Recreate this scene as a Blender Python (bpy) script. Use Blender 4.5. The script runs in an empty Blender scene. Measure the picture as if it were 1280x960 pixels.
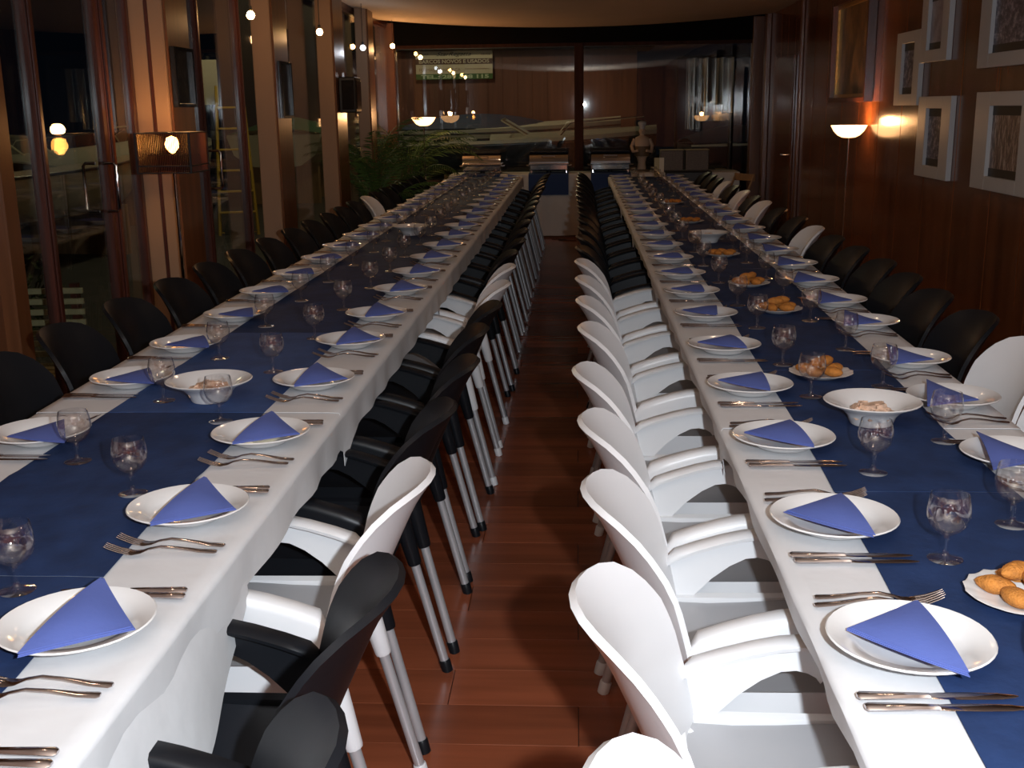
import bpy, bmesh, math, random
from mathutils import Vector, Matrix, noise
random.seed(7)
R = math.radians
scene = bpy.context.scene
col = scene.collection

# ------------------------------------------------------------------ camera
CAM_H = 1.55
Yv = Vector((81, -346, 1400)).normalized()
Dv = Vector((83, (1400**2 + 81*83)/346, 1400)); Dv = (Dv - Yv*Dv.dot(Yv)).normalized()
Xv = Dv.cross(Yv); Uv = -Dv                       # world axes in (right, down, forward) of the picture
right = Vector((Xv[0], Yv[0], Uv[0])); down = Vector((Xv[1], Yv[1], Uv[1])); fwd = Vector((Xv[2], Yv[2], Uv[2]))
cd = bpy.data.cameras.new('camera'); cam = bpy.data.objects.new('camera', cd); col.objects.link(cam)
M = Matrix((( right[0], -down[0], -fwd[0]), (right[1], -down[1], -fwd[1]), (right[2], -down[2], -fwd[2])))
cam.matrix_world = Matrix.Translation((0, 0, CAM_H)) @ M.to_4x4()
cd.sensor_width = 36; cd.lens = 36*1400/1280; cd.clip_start = .03; cd.clip_end = 200
scene.camera = cam

# ------------------------------------------------------------------ world, lights, exposure
w = bpy.data.worlds.new('night'); scene.world = w; w.use_nodes = True
bg = w.node_tree.nodes['Background']; bg.inputs[0].default_value = (.010, .016, .030, 1); bg.inputs[1].default_value = .08
scene.view_settings.view_transform = 'Standard'; scene.view_settings.look = 'None'
scene.view_settings.exposure = 0.0; scene.view_settings.gamma = 1.0

def lamp(name, kind, loc, power, color, rad=.03, rot=None, spot=None):
    l = bpy.data.lights.new(name, kind); l.energy = power; l.color = color
    if kind in ('POINT', 'SPOT'): l.shadow_soft_size = rad
    if kind == 'SPOT': l.spot_size = spot; l.spot_blend = .5
    o = bpy.data.objects.new(name, l); o.location = loc; col.objects.link(o)
    if rot: o.rotation_euler = rot
    return o
FLASH = 245
lamp('camera_flash', 'POINT', (.19, -.02, CAM_H + .06), FLASH, (.84, .92, 1.0), .022)
# warm fill spots added under the ceiling as ambient light, without fittings
for (x, y) in ((-1.1, 2.2), (.9, 2.2), (-1.1, 5.2), (.9, 5.2), (-1.1, 8.2), (.9, 8.2), (-1.1, 11.3), (.9, 11.3)):
    lamp('ceiling_fill_light', 'SPOT', (x, y, 2.46), 5, (1.0, .66, .42), .05, (0, 0, 0), R(150))
# unseen lights added to brighten the boats and building outside
lamp('yard_fill_light', 'POINT', (-2.6, 20.6, 3.9), 120, (1.0, .82, .50), .15)
lamp('yard_fill_light', 'POINT', (-4.2, 14.5, 3.6), 75, (1.0, .85, .50), .15)
lamp('yard_fill_light', 'POINT', (-4.6, 7.6, 3.2), 14, (1.0, .85, .50), .15)

# ------------------------------------------------------------------ materials
MAT = {}
def mat(name, color, rough=.5, metal=0, var=0, scale=(8, 8, 8), bump=0, bscale=60, emit=None, coat=0, spec=.5, kind=None, rnd=0, detail=4):
    if name in MAT: return MAT[name]
    m = bpy.data.materials.new(name); m.use_nodes = True; MAT[name] = m
    nt = m.node_tree; p = nt.nodes['Principled BSDF']
    p.inputs['Roughness'].default_value = rough; p.inputs['Metallic'].default_value = metal
    p.inputs['Specular IOR Level'].default_value = spec; p.inputs['Coat Weight'].default_value = coat
    p.inputs['Coat Roughness'].default_value = .16
    tc = nt.nodes.new('ShaderNodeTexCoord'); mp = nt.nodes.new('ShaderNodeMapping'); nt.links.new(tc.outputs['Object'], mp.inputs[0])
    mp.inputs['Scale'].default_value = scale
    n = nt.nodes.new('ShaderNodeTexNoise'); n.inputs['Scale'].default_value = 1; n.inputs['Detail'].default_value = detail
    nt.links.new(mp.outputs[0], n.inputs['Vector'])
    rp = nt.nodes.new('ShaderNodeValToRGB')
    rp.color_ramp.elements[0].position = .3; rp.color_ramp.elements[1].position = .7
    c = color
    rp.color_ramp.elements[0].color = (c[0]*(1-var), c[1]*(1-var), c[2]*(1-var), 1)
    rp.color_ramp.elements[1].color = (min(1, c[0]*(1+var)), min(1, c[1]*(1+var)), min(1, c[2]*(1+var)), 1)
    nt.links.new(n.outputs['Fac'], rp.inputs[0])
    out = rp.outputs[0]
    if rnd:
        oi = nt.nodes.new('ShaderNodeObjectInfo'); mr = nt.nodes.new('ShaderNodeMapRange')
        mr.inputs[3].default_value = 1-rnd; mr.inputs[4].default_value = 1+rnd
        nt.links.new(oi.outputs['Random'], mr.inputs[0])
        mx = nt.nodes.new('ShaderNodeVectorMath'); mx.operation = 'SCALE'
        nt.links.new(out, mx.inputs[0]); nt.links.new(mr.outputs[0], mx.inputs['Scale']); out = mx.outputs[0]
        ad = nt.nodes.new('ShaderNodeVectorMath'); ad.operation = 'ADD'
        nt.links.new(tc.outputs['Object'], ad.inputs[0]); 
        ml = nt.nodes.new('ShaderNodeMath'); ml.operation = 'MULTIPLY'; ml.inputs[1].default_value = 37
        nt.links.new(oi.outputs['Random'], ml.inputs[0]); nt.links.new(ml.outputs[0], ad.inputs[1]); nt.links.new(ad.outputs[0], mp.inputs[0])
    nt.links.new(out, p.inputs['Base Color'])
    if bump:
        n2 = nt.nodes.new('ShaderNodeTexNoise'); n2.inputs['Scale'].default_value = bscale; n2.inputs['Detail'].default_value = 3
        nt.links.new(tc.outputs['Object'], n2.inputs['Vector'])
        b = nt.nodes.new('ShaderNodeBump'); b.inputs['Strength'].default_value = bump; b.inputs['Distance'].default_value = .004
        nt.links.new(n2.outputs['Fac'], b.inputs['Height']); nt.links.new(b.outputs[0], p.inputs['Normal'])
    if emit:
        p.inputs['Emission Color'].default_value = (*emit[:3], 1); p.inputs['Emission Strength'].default_value = emit[3]
    return m

def glassy(name, tint, rough, ior, refl_tint=(1, 1, 1), boost=0.0, edge=None, gain=1.0):
    """clear thin glass: transmits straight through, reflects by Fresnel"""
    m = bpy.data.materials.new(name); m.use_nodes = True; MAT[name] = m
    nt = m.node_tree; nt.nodes.remove(nt.nodes['Principled BSDF']); o = nt.nodes['Material Output']
    t = nt.nodes.new('ShaderNodeBsdfTransparent'); g = nt.nodes.new('ShaderNodeBsdfGlossy'); mx = nt.nodes.new('ShaderNodeMixShader')
    t.inputs[0].default_value = (*tint, 1); g.inputs[0].default_value = (*refl_tint, 1); g.inputs['Roughness'].default_value = rough
    if edge:
        lw0 = nt.nodes.new('ShaderNodeLayerWeight'); lw0.inputs[0].default_value = .35
        r0 = nt.nodes.new('ShaderNodeValToRGB'); nt.links.new(lw0.outputs['Facing'], r0.inputs[0])
        r0.color_ramp.elements[0].color = (*tint, 1); r0.color_ramp.elements[0].position = .45
        r0.color_ramp.elements[1].color = (*edge, 1); r0.color_ramp.elements[1].position = .95
        nt.links.new(r0.outputs[0], t.inputs[0])
    lw = nt.nodes.new('ShaderNodeLayerWeight'); lw.inputs[0].default_value = .5; f0 = ((ior-1)/(ior+1))**2
    pw = nt.nodes.new('ShaderNodeMath'); pw.operation = 'POWER'; pw.inputs[1].default_value = 5; nt.links.new(lw.outputs['Facing'], pw.inputs[0])
    ad = nt.nodes.new('ShaderNodeMath'); ad.operation = 'MULTIPLY_ADD'; ad.use_clamp = True; nt.links.new(pw.outputs[0], ad.inputs[0])
    ad.inputs[1].default_value = (1-f0)*gain; ad.inputs[2].default_value = f0+boost
    nt.links.new(ad.outputs[0], mx.inputs[0])
    nt.links.new(t.outputs[0], mx.inputs[1]); nt.links.new(g.outputs[0], mx.inputs[2]); nt.links.new(mx.outputs[0], o.inputs[0])
    return m
pane_glass = glassy('pane_glass', (.93, .95, .93), .012, 1.5)
matt_dark = mat('matt_dark_wood', (.045, .018, .012), .75, var=.3, scale=(20, 20, 1.5), spec=.15)
header_m = mat('header_black', (.006, .006, .006), .9, spec=.05)
wine_mat = glassy('wine_glass_mat', (.998, .998, .998), .0, 1.5, boost=.055, edge=(.74, .77, .80), gain=1.1)
mesh_shade = glassy('mesh_shade', (.62, .52, .40), .4, 1.2)

white_cloth = mat('white_cloth', (.63, .63, .64), .85, var=.05, scale=(6, 6, 6), bump=.5, bscale=13)
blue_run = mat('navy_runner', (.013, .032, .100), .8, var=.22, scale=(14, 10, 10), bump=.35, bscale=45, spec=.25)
blue_sheen = mat('navy_runner_sheen', (.036, .075, .21), .8, var=.12, scale=(14, 10, 10), bump=.3, bscale=45, spec=.25)  # same navy runner, with the flash sheen on its nap put into the colour
napkin_m = mat('napkin_blue', (.095, .135, .40), .9, var=.05, bump=.15, bscale=120, spec=.2)
china = mat('white_china', (.72, .71, .70), .12, spec=.6)
steel = mat('steel', (.56, .52, .53), .14, 1)
alu = mat('brushed_aluminium', (.55, .56, .58), .36, .5, var=.08, scale=(40, 40, 3))
chrome = mat('chrome', (.70, .70, .70), .08, 1)
wplast = mat('white_plastic', (.74, .74, .75), .34, spec=.4)
gplast = mat('grey_seat_plastic', (.38, .38, .395), .38, spec=.4)
bplast = mat('black_plastic', (.008, .009, .0115), .38, spec=.22)
bseat = mat('dark_slate_seat_plastic', (.018, .020, .025), .36, spec=.35)
floor_m = mat('floor_laminate', (.29, .078, .034), .24, var=.22, scale=(1.2, 16, 4), rnd=.22, spec=.5, detail=8)
groove = mat('floor_groove', (.03, .010, .006), .5)
wall_wood = mat('wall_wood', (.150, .047, .015), .20, var=.38, scale=(9, 9, .7), rnd=.10, coat=.30, detail=7)
dark_wood = mat('dark_red_wood', (.075, .020, .012), .35, var=.35, scale=(20, 20, 1.5), coat=.2)
pillar_m = mat('pillar_paint', (.34, .20, .115), .55, var=.08, scale=(3, 3, 1))
pillar_side = mat('pillar_wood', (.15, .055, .02), .35, var=.3, scale=(14, 14, .8), coat=.2)
ceil_m = mat('ceiling_cloth', (.55, .44, .34), .8, var=.06, scale=(1, 1, 1))
black_m = mat('matt_black', (.010, .010, .011), .5)
gloss_black = mat('gloss_black', (.012, .012, .013), .12)
white_frame = mat('white_frame', (.46, .46, .46), .45)
mount_m = mat('print_border', (.55, .56, .58), .6)
gold_m = mat('gold_frame', (.55, .32, .10), .32, .7, var=.2, scale=(30, 30, 30))
leaf_m = mat('palm_leaf', (.06, .12, .025), .45, var=.35, scale=(9, 9, 9), rnd=.35)
stem_m = mat('palm_stem', (.09, .07, .03), .7, var=.3, scale=(20, 20, 8))
pot_m = mat('pot_clay', (.12, .045, .025), .6, var=.15)
soil_m = mat('soil', (.02, .014, .009), .95)
hull_m = mat('boat_white', (.62, .60, .50), .25, var=.05)
hull_d = mat('boat_dark_trim', (.03, .035, .05), .3)
cover_m = mat('boat_cover_blue', (.012, .024, .065), .8, var=.15, scale=(3, 3, 3), bump=.4, bscale=8)
green_m = mat('green_cover', (.03, .14, .07), .7)
bld_m = mat('brown_cladding', (.125, .040, .028), .6, var=.15, scale=(12, 12, .6))
asphalt = mat('asphalt', (.030, .030, .030), .8, var=.3, scale=(3, 3, 3), bump=.3, bscale=40)
amber_bulb = mat('lit_bulb', (1, .8, .5), emit=(1.0, .55, .18, 60))
cool_bulb = mat('lit_cool_bulb', (1, 1, 1), emit=(.85, .92, 1.0, 10))
bowl_glow = mat('lit_frosted_bowl', (1, .9, .75), emit=(1.0, .50, .20, 5))
fried = mat('fried_crumb', (.46, .17, .025), .75, var=.25, scale=(90, 90, 90), bump=.8, bscale=300)
salad_a = mat('salad_pieces', (.62, .42, .30), .55, var=.45, scale=(55, 55, 55))
yellow_m = mat('yellow_paint', (.55, .36, .03), .5)
tarp_m = mat('clear_tarpaulin', (.14, .15, .165), .16, spec=.9, coat=.6)
cord_m = mat('black_cord', (.008, .008, .008), .6)
skin_m = mat('figurine_cream', (.48, .36, .26), .6)
brown_m = mat('figurine_brown', (.12, .075, .035), .6)
grey_box = mat('grey_wicker', (.16, .135, .12), .7, var=.2, scale=(60, 60, 60), bump=.5, bscale=120)
straw_m = mat('pale_rim', (.42, .36, .20), .6)
tan_wood = mat('tan_wood', (.30, .17, .08), .5, var=.2, scale=(20, 20, 4))
sign_w = mat('sign_cream', (.62, .56, .44), .6); sign_g = mat('sign_green', (.03, .13, .03), .6); sign_d = mat('sign_dark', (.09, .04, .035), .6)
sign_b = mat('sign_grey', (.09, .075, .075), .6); ink = mat('ink', (.025, .025, .045), .6); ink_l = mat('ink_light', (.50, .62, .42), .6); ink_r = mat('ink_brown', (.34, .22, .16), .6)

def print_mat(name, a, b, c, sc):
    m = bpy.data.materials.new(name); m.use_nodes = True; nt = m.node_tree; p = nt.nodes['Principled BSDF']
    p.inputs['Roughness'].default_value = .35
    tc = nt.nodes.new('ShaderNodeTexCoord'); mp = nt.nodes.new('ShaderNodeMapping'); mp.inputs['Scale'].default_value = sc
    v = nt.nodes.new('ShaderNodeTexNoise'); v.inputs['Scale'].default_value = 1; v.inputs['Detail'].default_value = 6; v.inputs['Roughness'].default_value = .7
    nt.links.new(tc.outputs['Object'], mp.inputs[0]); nt.links.new(mp.outputs[0], v.inputs['Vector'])
    r = nt.nodes.new('ShaderNodeValToRGB'); e = r.color_ramp.elements
    e[0].position = .38; e[0].color = (*a, 1); e[1].position = .62; e[1].color = (*c, 1)
    k = e.new(.5); k.color = (*b, 1)
    nt.links.new(v.outputs['Fac'], r.inputs[0]); nt.links.new(r.outputs[0], p.inputs['Base Color'])
    return m
print_tree = print_mat('print_trees', (.02, .015, .015), (.17, .10, .08), (.45, .38, .34), (60, 60, 14))
print_port = print_mat('print_harbour', (.02, .02, .04), (.10, .09, .13), (.36, .33, .38), (24, 24, 30))
print_grey = print_mat('print_pale', (.22, .20, .24), (.30, .28, .32), (.38, .36, .40), (9, 9, 9))
print_oil = print_mat('print_oil', (.05, .03, .02), (.13, .075, .035), (.26, .15, .06), (5, 5, 3))

# ------------------------------------------------------------------ helpers
class MB:
    def __init__(s): s.v = []; s.f = []
    def add(s, vs, fs):
        n = len(s.v); s.v += [tuple(v) for v in vs]; s.f += [tuple(i+n for i in f) for f in fs]; return s
    def box(s, x0, x1, y0, y1, z0, z1):
        v = [(x, y, z) for z in (z0, z1) for y in (y0, y1) for x in (x0, x1)]
        return s.add(v, [(0, 2, 3, 1), (4, 5, 7, 6), (0, 1, 5, 4), (2, 6, 7, 3), (0, 4, 6, 2), (1, 3, 7, 5)])
    def cbox(s, x0, x1, y0, y1, z0, z1, b=.004):
        """box with chamfered edges"""
        bm = bmesh.new(); bmesh.ops.create_cube(bm, size=1)
        for v in bm.verts: v.co = ((x0+x1)/2+v.co.x*(x1-x0), (y0+y1)/2+v.co.y*(y1-y0), (z0+z1)/2+v.co.z*(z1-z0))
        bmesh.ops.bevel(bm, geom=bm.edges[:], offset=b, segments=1, affect='EDGES', clamp_overlap=True)
        bm.verts.index_update()
        s.add([v.co[:] for v in bm.verts], [tuple(v.index for v in f.verts) for f in bm.faces]); bm.free(); return s
    def tube(s, pts, r, n=8, caps=True):
        pts = [Vector(p) for p in pts]; rs = r if isinstance(r, (list, tuple)) else [r]*len(pts)
        vs = []; fs = []; ref = None
        for i, p in enumerate(pts):
            d = (pts[min(i+1, len(pts)-1)] - pts[max(i-1, 0)]).normalized()
            if ref is None: ref = Vector((0, 0, 1)) if abs(d.z) < .9 else Vector((1, 0, 0))
            a = (ref - d*ref.dot(d)).normalized(); ref = a; b = d.cross(a)
            for k in range(n):
                t = 2*math.pi*k/n; vs.append(p + (a*math.cos(t) + b*math.sin(t))*rs[i])
        for i in range(len(pts)-1):
            for k in range(n): fs.append((i*n+k, i*n+(k+1) % n, (i+1)*n+(k+1) % n, (i+1)*n+k))
        if caps: fs.append(tuple(range(n-1, -1, -1))); fs.append(tuple(range((len(pts)-1)*n, len(pts)*n)))
        return s.add(vs, fs)
    def lathe(s, prof, n=24, c=(0, 0, 0), sx=1, sy=1, wave=0, wn=0):
        vs = []; fs = []; m = len(prof)
        for i, (r, z) in enumerate(prof):
            for k in range(n):
                t = 2*math.pi*k/n; rr = r*(1 + (wave*math.cos(wn*t) if wave and i in s_w(prof) else 0))
                vs.append((c[0]+rr*sx*math.cos(t), c[1]+rr*sy*math.sin(t), c[2]+z))
        for i in range(m-1):
            for k in range(n): fs.append((i*n+k, i*n+(k+1) % n, (i+1)*n+(k+1) % n, (i+1)*n+k))
        if prof[0][0] > 0: fs.append(tuple(range(n-1, -1, -1)))
        if prof[-1][0] > 0: fs.append(tuple(range((m-1)*n, m*n)))
        return s.add(vs, fs)
    def shell(s, P, th, flip=False):
        """closed thick sheet from a grid of points"""
        nr = len(P); nc = len(P[0]); top = []; bot = []
        for i in range(nr):
            for j in range(nc):
                a = P[min(i+1, nr-1)][j]-P[max(i-1, 0)][j]; b = P[i][min(j+1, nc-1)]-P[i][max(j-1, 0)]
                nn = a.cross(b); nn = nn.normalized() if nn.length > 1e-9 else Vector((0, 0, 1))
                if flip: nn = -nn
                top.append(P[i][j]+nn*th/2); bot.append(P[i][j]-nn*th/2)
        N = nr*nc; fs = []
        q = lambda i, j: i*nc+j
        for i in range(nr-1):
            for j in range(nc-1):
                f = (q(i, j), q(i+1, j), q(i+1, j+1), q(i, j+1)); g = tuple(N+k for k in reversed(f))
                if flip: f = tuple(reversed(f)); g = tuple(reversed(g))
                fs += [f, g]
        ring = [q(0, j) for j in range(nc)] + [q(i, nc-1) for i in range(1, nr)] + [q(nr-1, j) for j in range(nc-2, -1, -1)] + [q(i, 0) for i in range(nr-2, 0, -1)]
        for k in range(len(ring)):
            a, b = ring[k], ring[(k+1) % len(ring)]
            fs.append((b, a, N+a, N+b) if flip else (a, b, N+b, N+a))
        return s.add(top+bot, fs)
    def mesh(s, name, m, angle=35):
        me = bpy.data.meshes.new(name); me.from_pydata(s.v, [], s.f); me.validate()
        bm = bmesh.new(); bm.from_mesh(me); bmesh.ops.recalc_face_normals(bm, faces=bm.faces[:]); bm.to_mesh(me); bm.free()
        me.materials.append(m); me.shade_smooth()
        me.set_sharp_from_angle(angle=R(angle))
        return me
def s_w(prof): return range(len(prof)-4, len(prof))
def link(name, me, parent=None, loc=None, rz=None):
    o = bpy.data.objects.new(name, me); col.objects.link(o)
    if parent: o.parent = parent
    if loc: o.location = loc
    if rz is not None: o.rotation_euler = (0, 0, rz)
    return o
def obj(name, mb, m, parent=None, loc=None, rz=None, angle=35): return link(name, mb.mesh(name, m, angle), parent, loc, rz)
def tag(o, label, cat, group=None, kind=None):
    if label: o['label'] = label
    if cat: o['category'] = cat
    if group: o['group'] = group
    if kind: o['kind'] = kind
    return o
def thing(name, label, cat, loc=(0, 0, 0), rz=0, group=None):
    o = bpy.data.objects.new(name, None); col.objects.link(o); o.location = loc; o.rotation_euler = (0, 0, rz); o.empty_display_size = .05
    return tag(o, label, cat, group)
def struct(name, mb, m, label=None, parent=None):
    o = obj(name, mb, m, parent)
    if not parent: o['kind'] = 'structure'; o['label'] = label or name; o['category'] = 'building part'
    return o
ORD = ['first', 'second', 'third', 'fourth', 'fifth', 'sixth', 'seventh', 'eighth', 'ninth', 'tenth', 'eleventh', 'twelfth', 'thirteenth', 'fourteenth', 'fifteenth', 'sixteenth', 'seventeenth', 'eighteenth', 'nineteenth', 'twentieth', 'twenty-first', 'twenty-second', 'twenty-third', 'twenty-fourth', 'twenty-fifth', 'twenty-sixth']
def interp(T, x):
    if x <= T[0][0]: return T[0][1]
    for (a, b), (c, d) in zip(T, T[1:]):
        if x <= c: return b+(d-b)*(x-a)/(c-a)
    return T[-1][1]

# ------------------------------------------------------------------ the setting
XL, XR, YN, YF = -2.4, 2.3, -1.6, 14.6
fl = struct('floor', MB().box(XL-.2, XR+.1, YN-.1, YF+.1, -.08, -.006), groove, 'reddish brown laminate floor with boards running across the aisle')
y = .2; row = 0; W = .192
pm = MB().cbox(-.60, .60, -.0955, .0955, -.012, 0, .0006).mesh('plank', floor_m)
hm = {}
while y < YF-.05:
    x = XL - .35 * (row % 3)
    while x < XR:
        a, b = max(x, XL), min(x+1.202, XR)
        if b-a > .05:
            L = round(b-a, 3)
            if abs(L-1.202) < .002: me = pm
            else:
                if L not in hm: hm[L] = MB().cbox(-L/2+.001, L/2-.001, -.0955, .0955, -.012, 0, .0006).mesh('plank', floor_m)
                me = hm[L]
            link('plank', me, fl, ((a+b)/2, y+W/2, 0))
        x += 1.202
    y += W; row += 1
struct('floor_near', MB().box(XL, XR, YN, .2, -.006, 0), floor_m, 'laminate floor strip at the near end of the room')

# ceiling: cloth that sags towards the middle
P = [[Vector((x, yy, 2.50 + .022*x*x + .02*math.sin(yy*1.3))) for yy in [YN + (13.9-YN)*j/24 for j in range(25)]] for x in [XL + (XR-XL)*i/16 for i in range(17)]]
struct('ceiling', MB().shell(P, .03), ceil_m, 'pale fabric ceiling sagging towards the middle')
struct('ceiling_upper', MB().box(XL-.2, XR+.2, YN-.1, YF+.2, 2.80, 2.9), black_m, 'dark roof slab above the fabric ceiling')

# right wall: dark backing and glossy wood panels
wr = struct('wall_right', MB().box(XR+.02, XR+.12, YN, YF, 0, 2.8), groove, 'wall clad in glossy reddish brown wood panels')
y = YN; k = 0
while y < YF-.3:
    w_ = .62 if y < 12 else .42
    y1 = min(y+w_-.006, YF-.02)
    link('panel', MB().cbox(0, .020, -(y1-y)/2, (y1-y)/2, 0, 2.79, .003).mesh('panel', wall_wood), wr, (XR, (y+y1)/2, 0)); y += w_; k += 1
struct('trim_1', MB().cbox(XR-.06, XR-.001, 14.0, 14.16, 0, 2.62, .006), pillar_side, 'brown wooden post at the far right corner')
struct('trim_2', MB().cbox(XR-.035, XR-.001, 12.0, 12.06, 0, 2.6, .006), pillar_side, 'narrow upright batten on the right wall')
struct('baseboard_right', MB().cbox(XR-.015, XR-.001, YN, 13.98, 0, .09, .003), dark_wood, 'dark skirting along the right wall')
d = struct('door_3', MB().cbox(XR-.03, XR-.001, 12.35, 13.25, 0, 2.05, .006), wall_wood, 'brown wooden door in the right wall near its far end')
obj('door_handle', MB().tube([(XR-.03, 12.45, 1.02), (XR-.08, 12.45, 1.02), (XR-.08, 12.58, 1.02)], .01), chrome, d)
struct('wall_near', MB().box(XL-.1, XR+.12, YN-.1, YN, 0, 2.8), wall_wood, 'wood wall behind the camera')

# left wall: solid near part, then glazing between dark red mullions
struct('wall_left', MB().box(XL-.1, XL, YN, 4.50, 0, 2.8), pillar_side, 'wooden wall at the near left')
struct('trim_3', MB().cbox(XL-.06, XL+.06, 4.50, 4.62, 0, 2.62, .006), pillar_side, 'brown post at the left edge of the glazing')
struct('trim_4', MB().box(XL-.06, XL+.04, 4.62, YF, 2.56, 2.8), dark_wood, 'dark red head rail over the left glazing')
struct('trim_5', MB().box(XL-.06, XL+.04, 5.9, YF, 0, .14), dark_wood, 'dark red sill rail under the left glazing')
MULL = [7.22, 8.12, 9.4, 11.6, 13.2]
for i, yy in enumerate(MULL):
    m_ = MB().cbox(XL-.03, XL+.025, yy-.022, yy+.022, .14, 2.56, .006); m_.cbox(XL+.025, XL+.035, yy-.014, yy+.014, .14, 2.56, .003)
    o = struct('trim_%d' % (6+i), m_, dark_wood, 'slim dark red mullion, %s beyond the first pillar' % ORD[i])
    if i == 0:
        for sx in (1, -1):
            x0 = XL + sx*.022; x1 = XL + sx*.10
            obj('handle', MB().tube([(x0, 7.27, 1.31), (x1-sx*.012, 7.27, 1.31), (x1, 7.27, 1.297), (x1, 7.27, 1.083), (x1-sx*.012, 7.27, 1.07), (x0, 7.27, 1.07)], .008), chrome, o)
def pane(name, y0, y1, z0=.14, z1=2.56):
    o = struct(name, MB().box(XL-.03, XL+.03, y0, y1, z0-.03, z0).box(XL-.03, XL+.03, y0, y1, z1, z1+.03), dark_wood, 'glass panel of the left wall seen by night')
    obj('pane', MB().box(XL-.004, XL+.004, y0, y1, z0, z1), pane_glass, o)
    return o
edges = [6.52, 7.22, 7.66, 8.12, 8.32, 9.4, 10.42, 11.6, 12.3, 13.2, YF-.05]
gaps = [(6.52, 7.185), (7.255, 8.085), (8.155, 9.365), (9.435, 11.565), (11.635, 13.165), (13.235, 14.55)]
for i, (a, b) in enumerate(gaps): pane('window_%d' % (i+2), a, b, .17, 2.53)
# double glass door
def leaf(name, y0, y1, hy, label):
    st = .045
    f = MB().cbox(XL-.025, XL+.025, y0, y0+st, .01, 2.55, .005).cbox(XL-.025, XL+.025, y1-st, y1, .01, 2.55, .005)
    f.box(XL-.022, XL+.022, y0+st, y1-st, .01, .12).box(XL-.022, XL+.022, y0+st, y1-st, 2.47, 2.55)
    f.cbox(XL+.025, XL+.036, y0+.02, y0+.05, .05, 2.5, .003)
    o = struct(name, f, dark_wood, label)
    obj('pane', MB().box(XL-.004, XL+.004, y0+st, y1-st, .12, 2.47), pane_glass, o)
    for sx in ((1, -1) if hy else ()):
        x0 = XL + sx*.022; x1 = XL + sx*.085
        obj('handle', MB().tube([(x0, hy, 1.31), (x1-sx*.012, hy, 1.31), (x1, hy, 1.297), (x1, hy, 1.083), (x1-sx*.012, hy, 1.07), (x0, hy, 1.07)], .008), chrome, o)
leaf('door_1', 4.94, 5.70, 5.615, 'near leaf of the glass double door with dark red stiles')
leaf('door_2', 5.705, 6.12, None, 'far leaf of the glass double door beside the first pillar')
struct('window_1', MB().box(XL-.03, XL+.03, 4.62, 4.94, .01, .1), dark_wood, 'narrow glass panel beside the double door')
obj('pane', MB().box(XL-.004, XL+.004, 4.62, 4.94, .1, 2.56), pane_glass, bpy.data.objects['window_1'])
# pillars
for i, (y0, y1, x0) in enumerate([(6.13, 6.5, -2.2), (8.32, 8.74, -2.2), (10.42, 10.88, -2.2), (12.28, 12.62, -2.22)]):
    o = struct('trim_%d' % (20+i), MB().cbox(XL-.05 if i == 0 else -2.345, x0, y0, y1, 0, 2.6, .006), pillar_m, '%s pillar of the left wall from the camera' % ORD[i])
    obj('side_panel', MB().cbox(x0, x0+.012, y0+.02, y1, 0, 2.59, .003), pillar_side, o)
    if i == 0: obj('edge_strip', MB().cbox(XL+.105, XL+.125, y0-.010, y0, 0, 2.59, .003), dark_wood, o)

# far wall: glazing with central post
struct('trim_40', MB().box(XL-.1, XR+.1, YF-.06, YF+.06, 2.33, 2.8), header_m, 'dark header above the far glazing')
struct('trim_41', MB().cbox(-.03, .085, YF-.06, YF+.06, 0, 2.33, .008), matt_dark, 'slim upright post in the middle of the far glazing')
struct('trim_42', MB().box(XL-.1, XR+.1, YF-.05, YF+.05, 0, .12), dark_wood, 'low sill rail of the far glazing')
struct('trim_43', MB().cbox(XL-.05, XL+.12, YF-.12, YF+.05, 0, 2.6, .006), pillar_side, 'brown post at the far left corner')
struct('trim_44', MB().cbox(XR-.14, XR+.0, YF-.10, YF+.05, 0, 2.6, .006), pillar_side, 'brown post closing the far glazing at the right')
for n_, a, b in (('window_20', XL+.12, -.03), ('window_21', .085, XR-.14)):
    o = struct(n_, MB().box(a, b, YF-.03, YF+.03, .12, .16).box(a, b, YF-.03, YF+.03, 2.29, 2.33), matt_dark, 'large far pane %s of the slim post, night outside' % ('left' if a < -1 else 'right'))
    obj('pane', MB().box(a, b, YF-.004, YF+.004, .16, 2.29), pane_glass, o)

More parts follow.
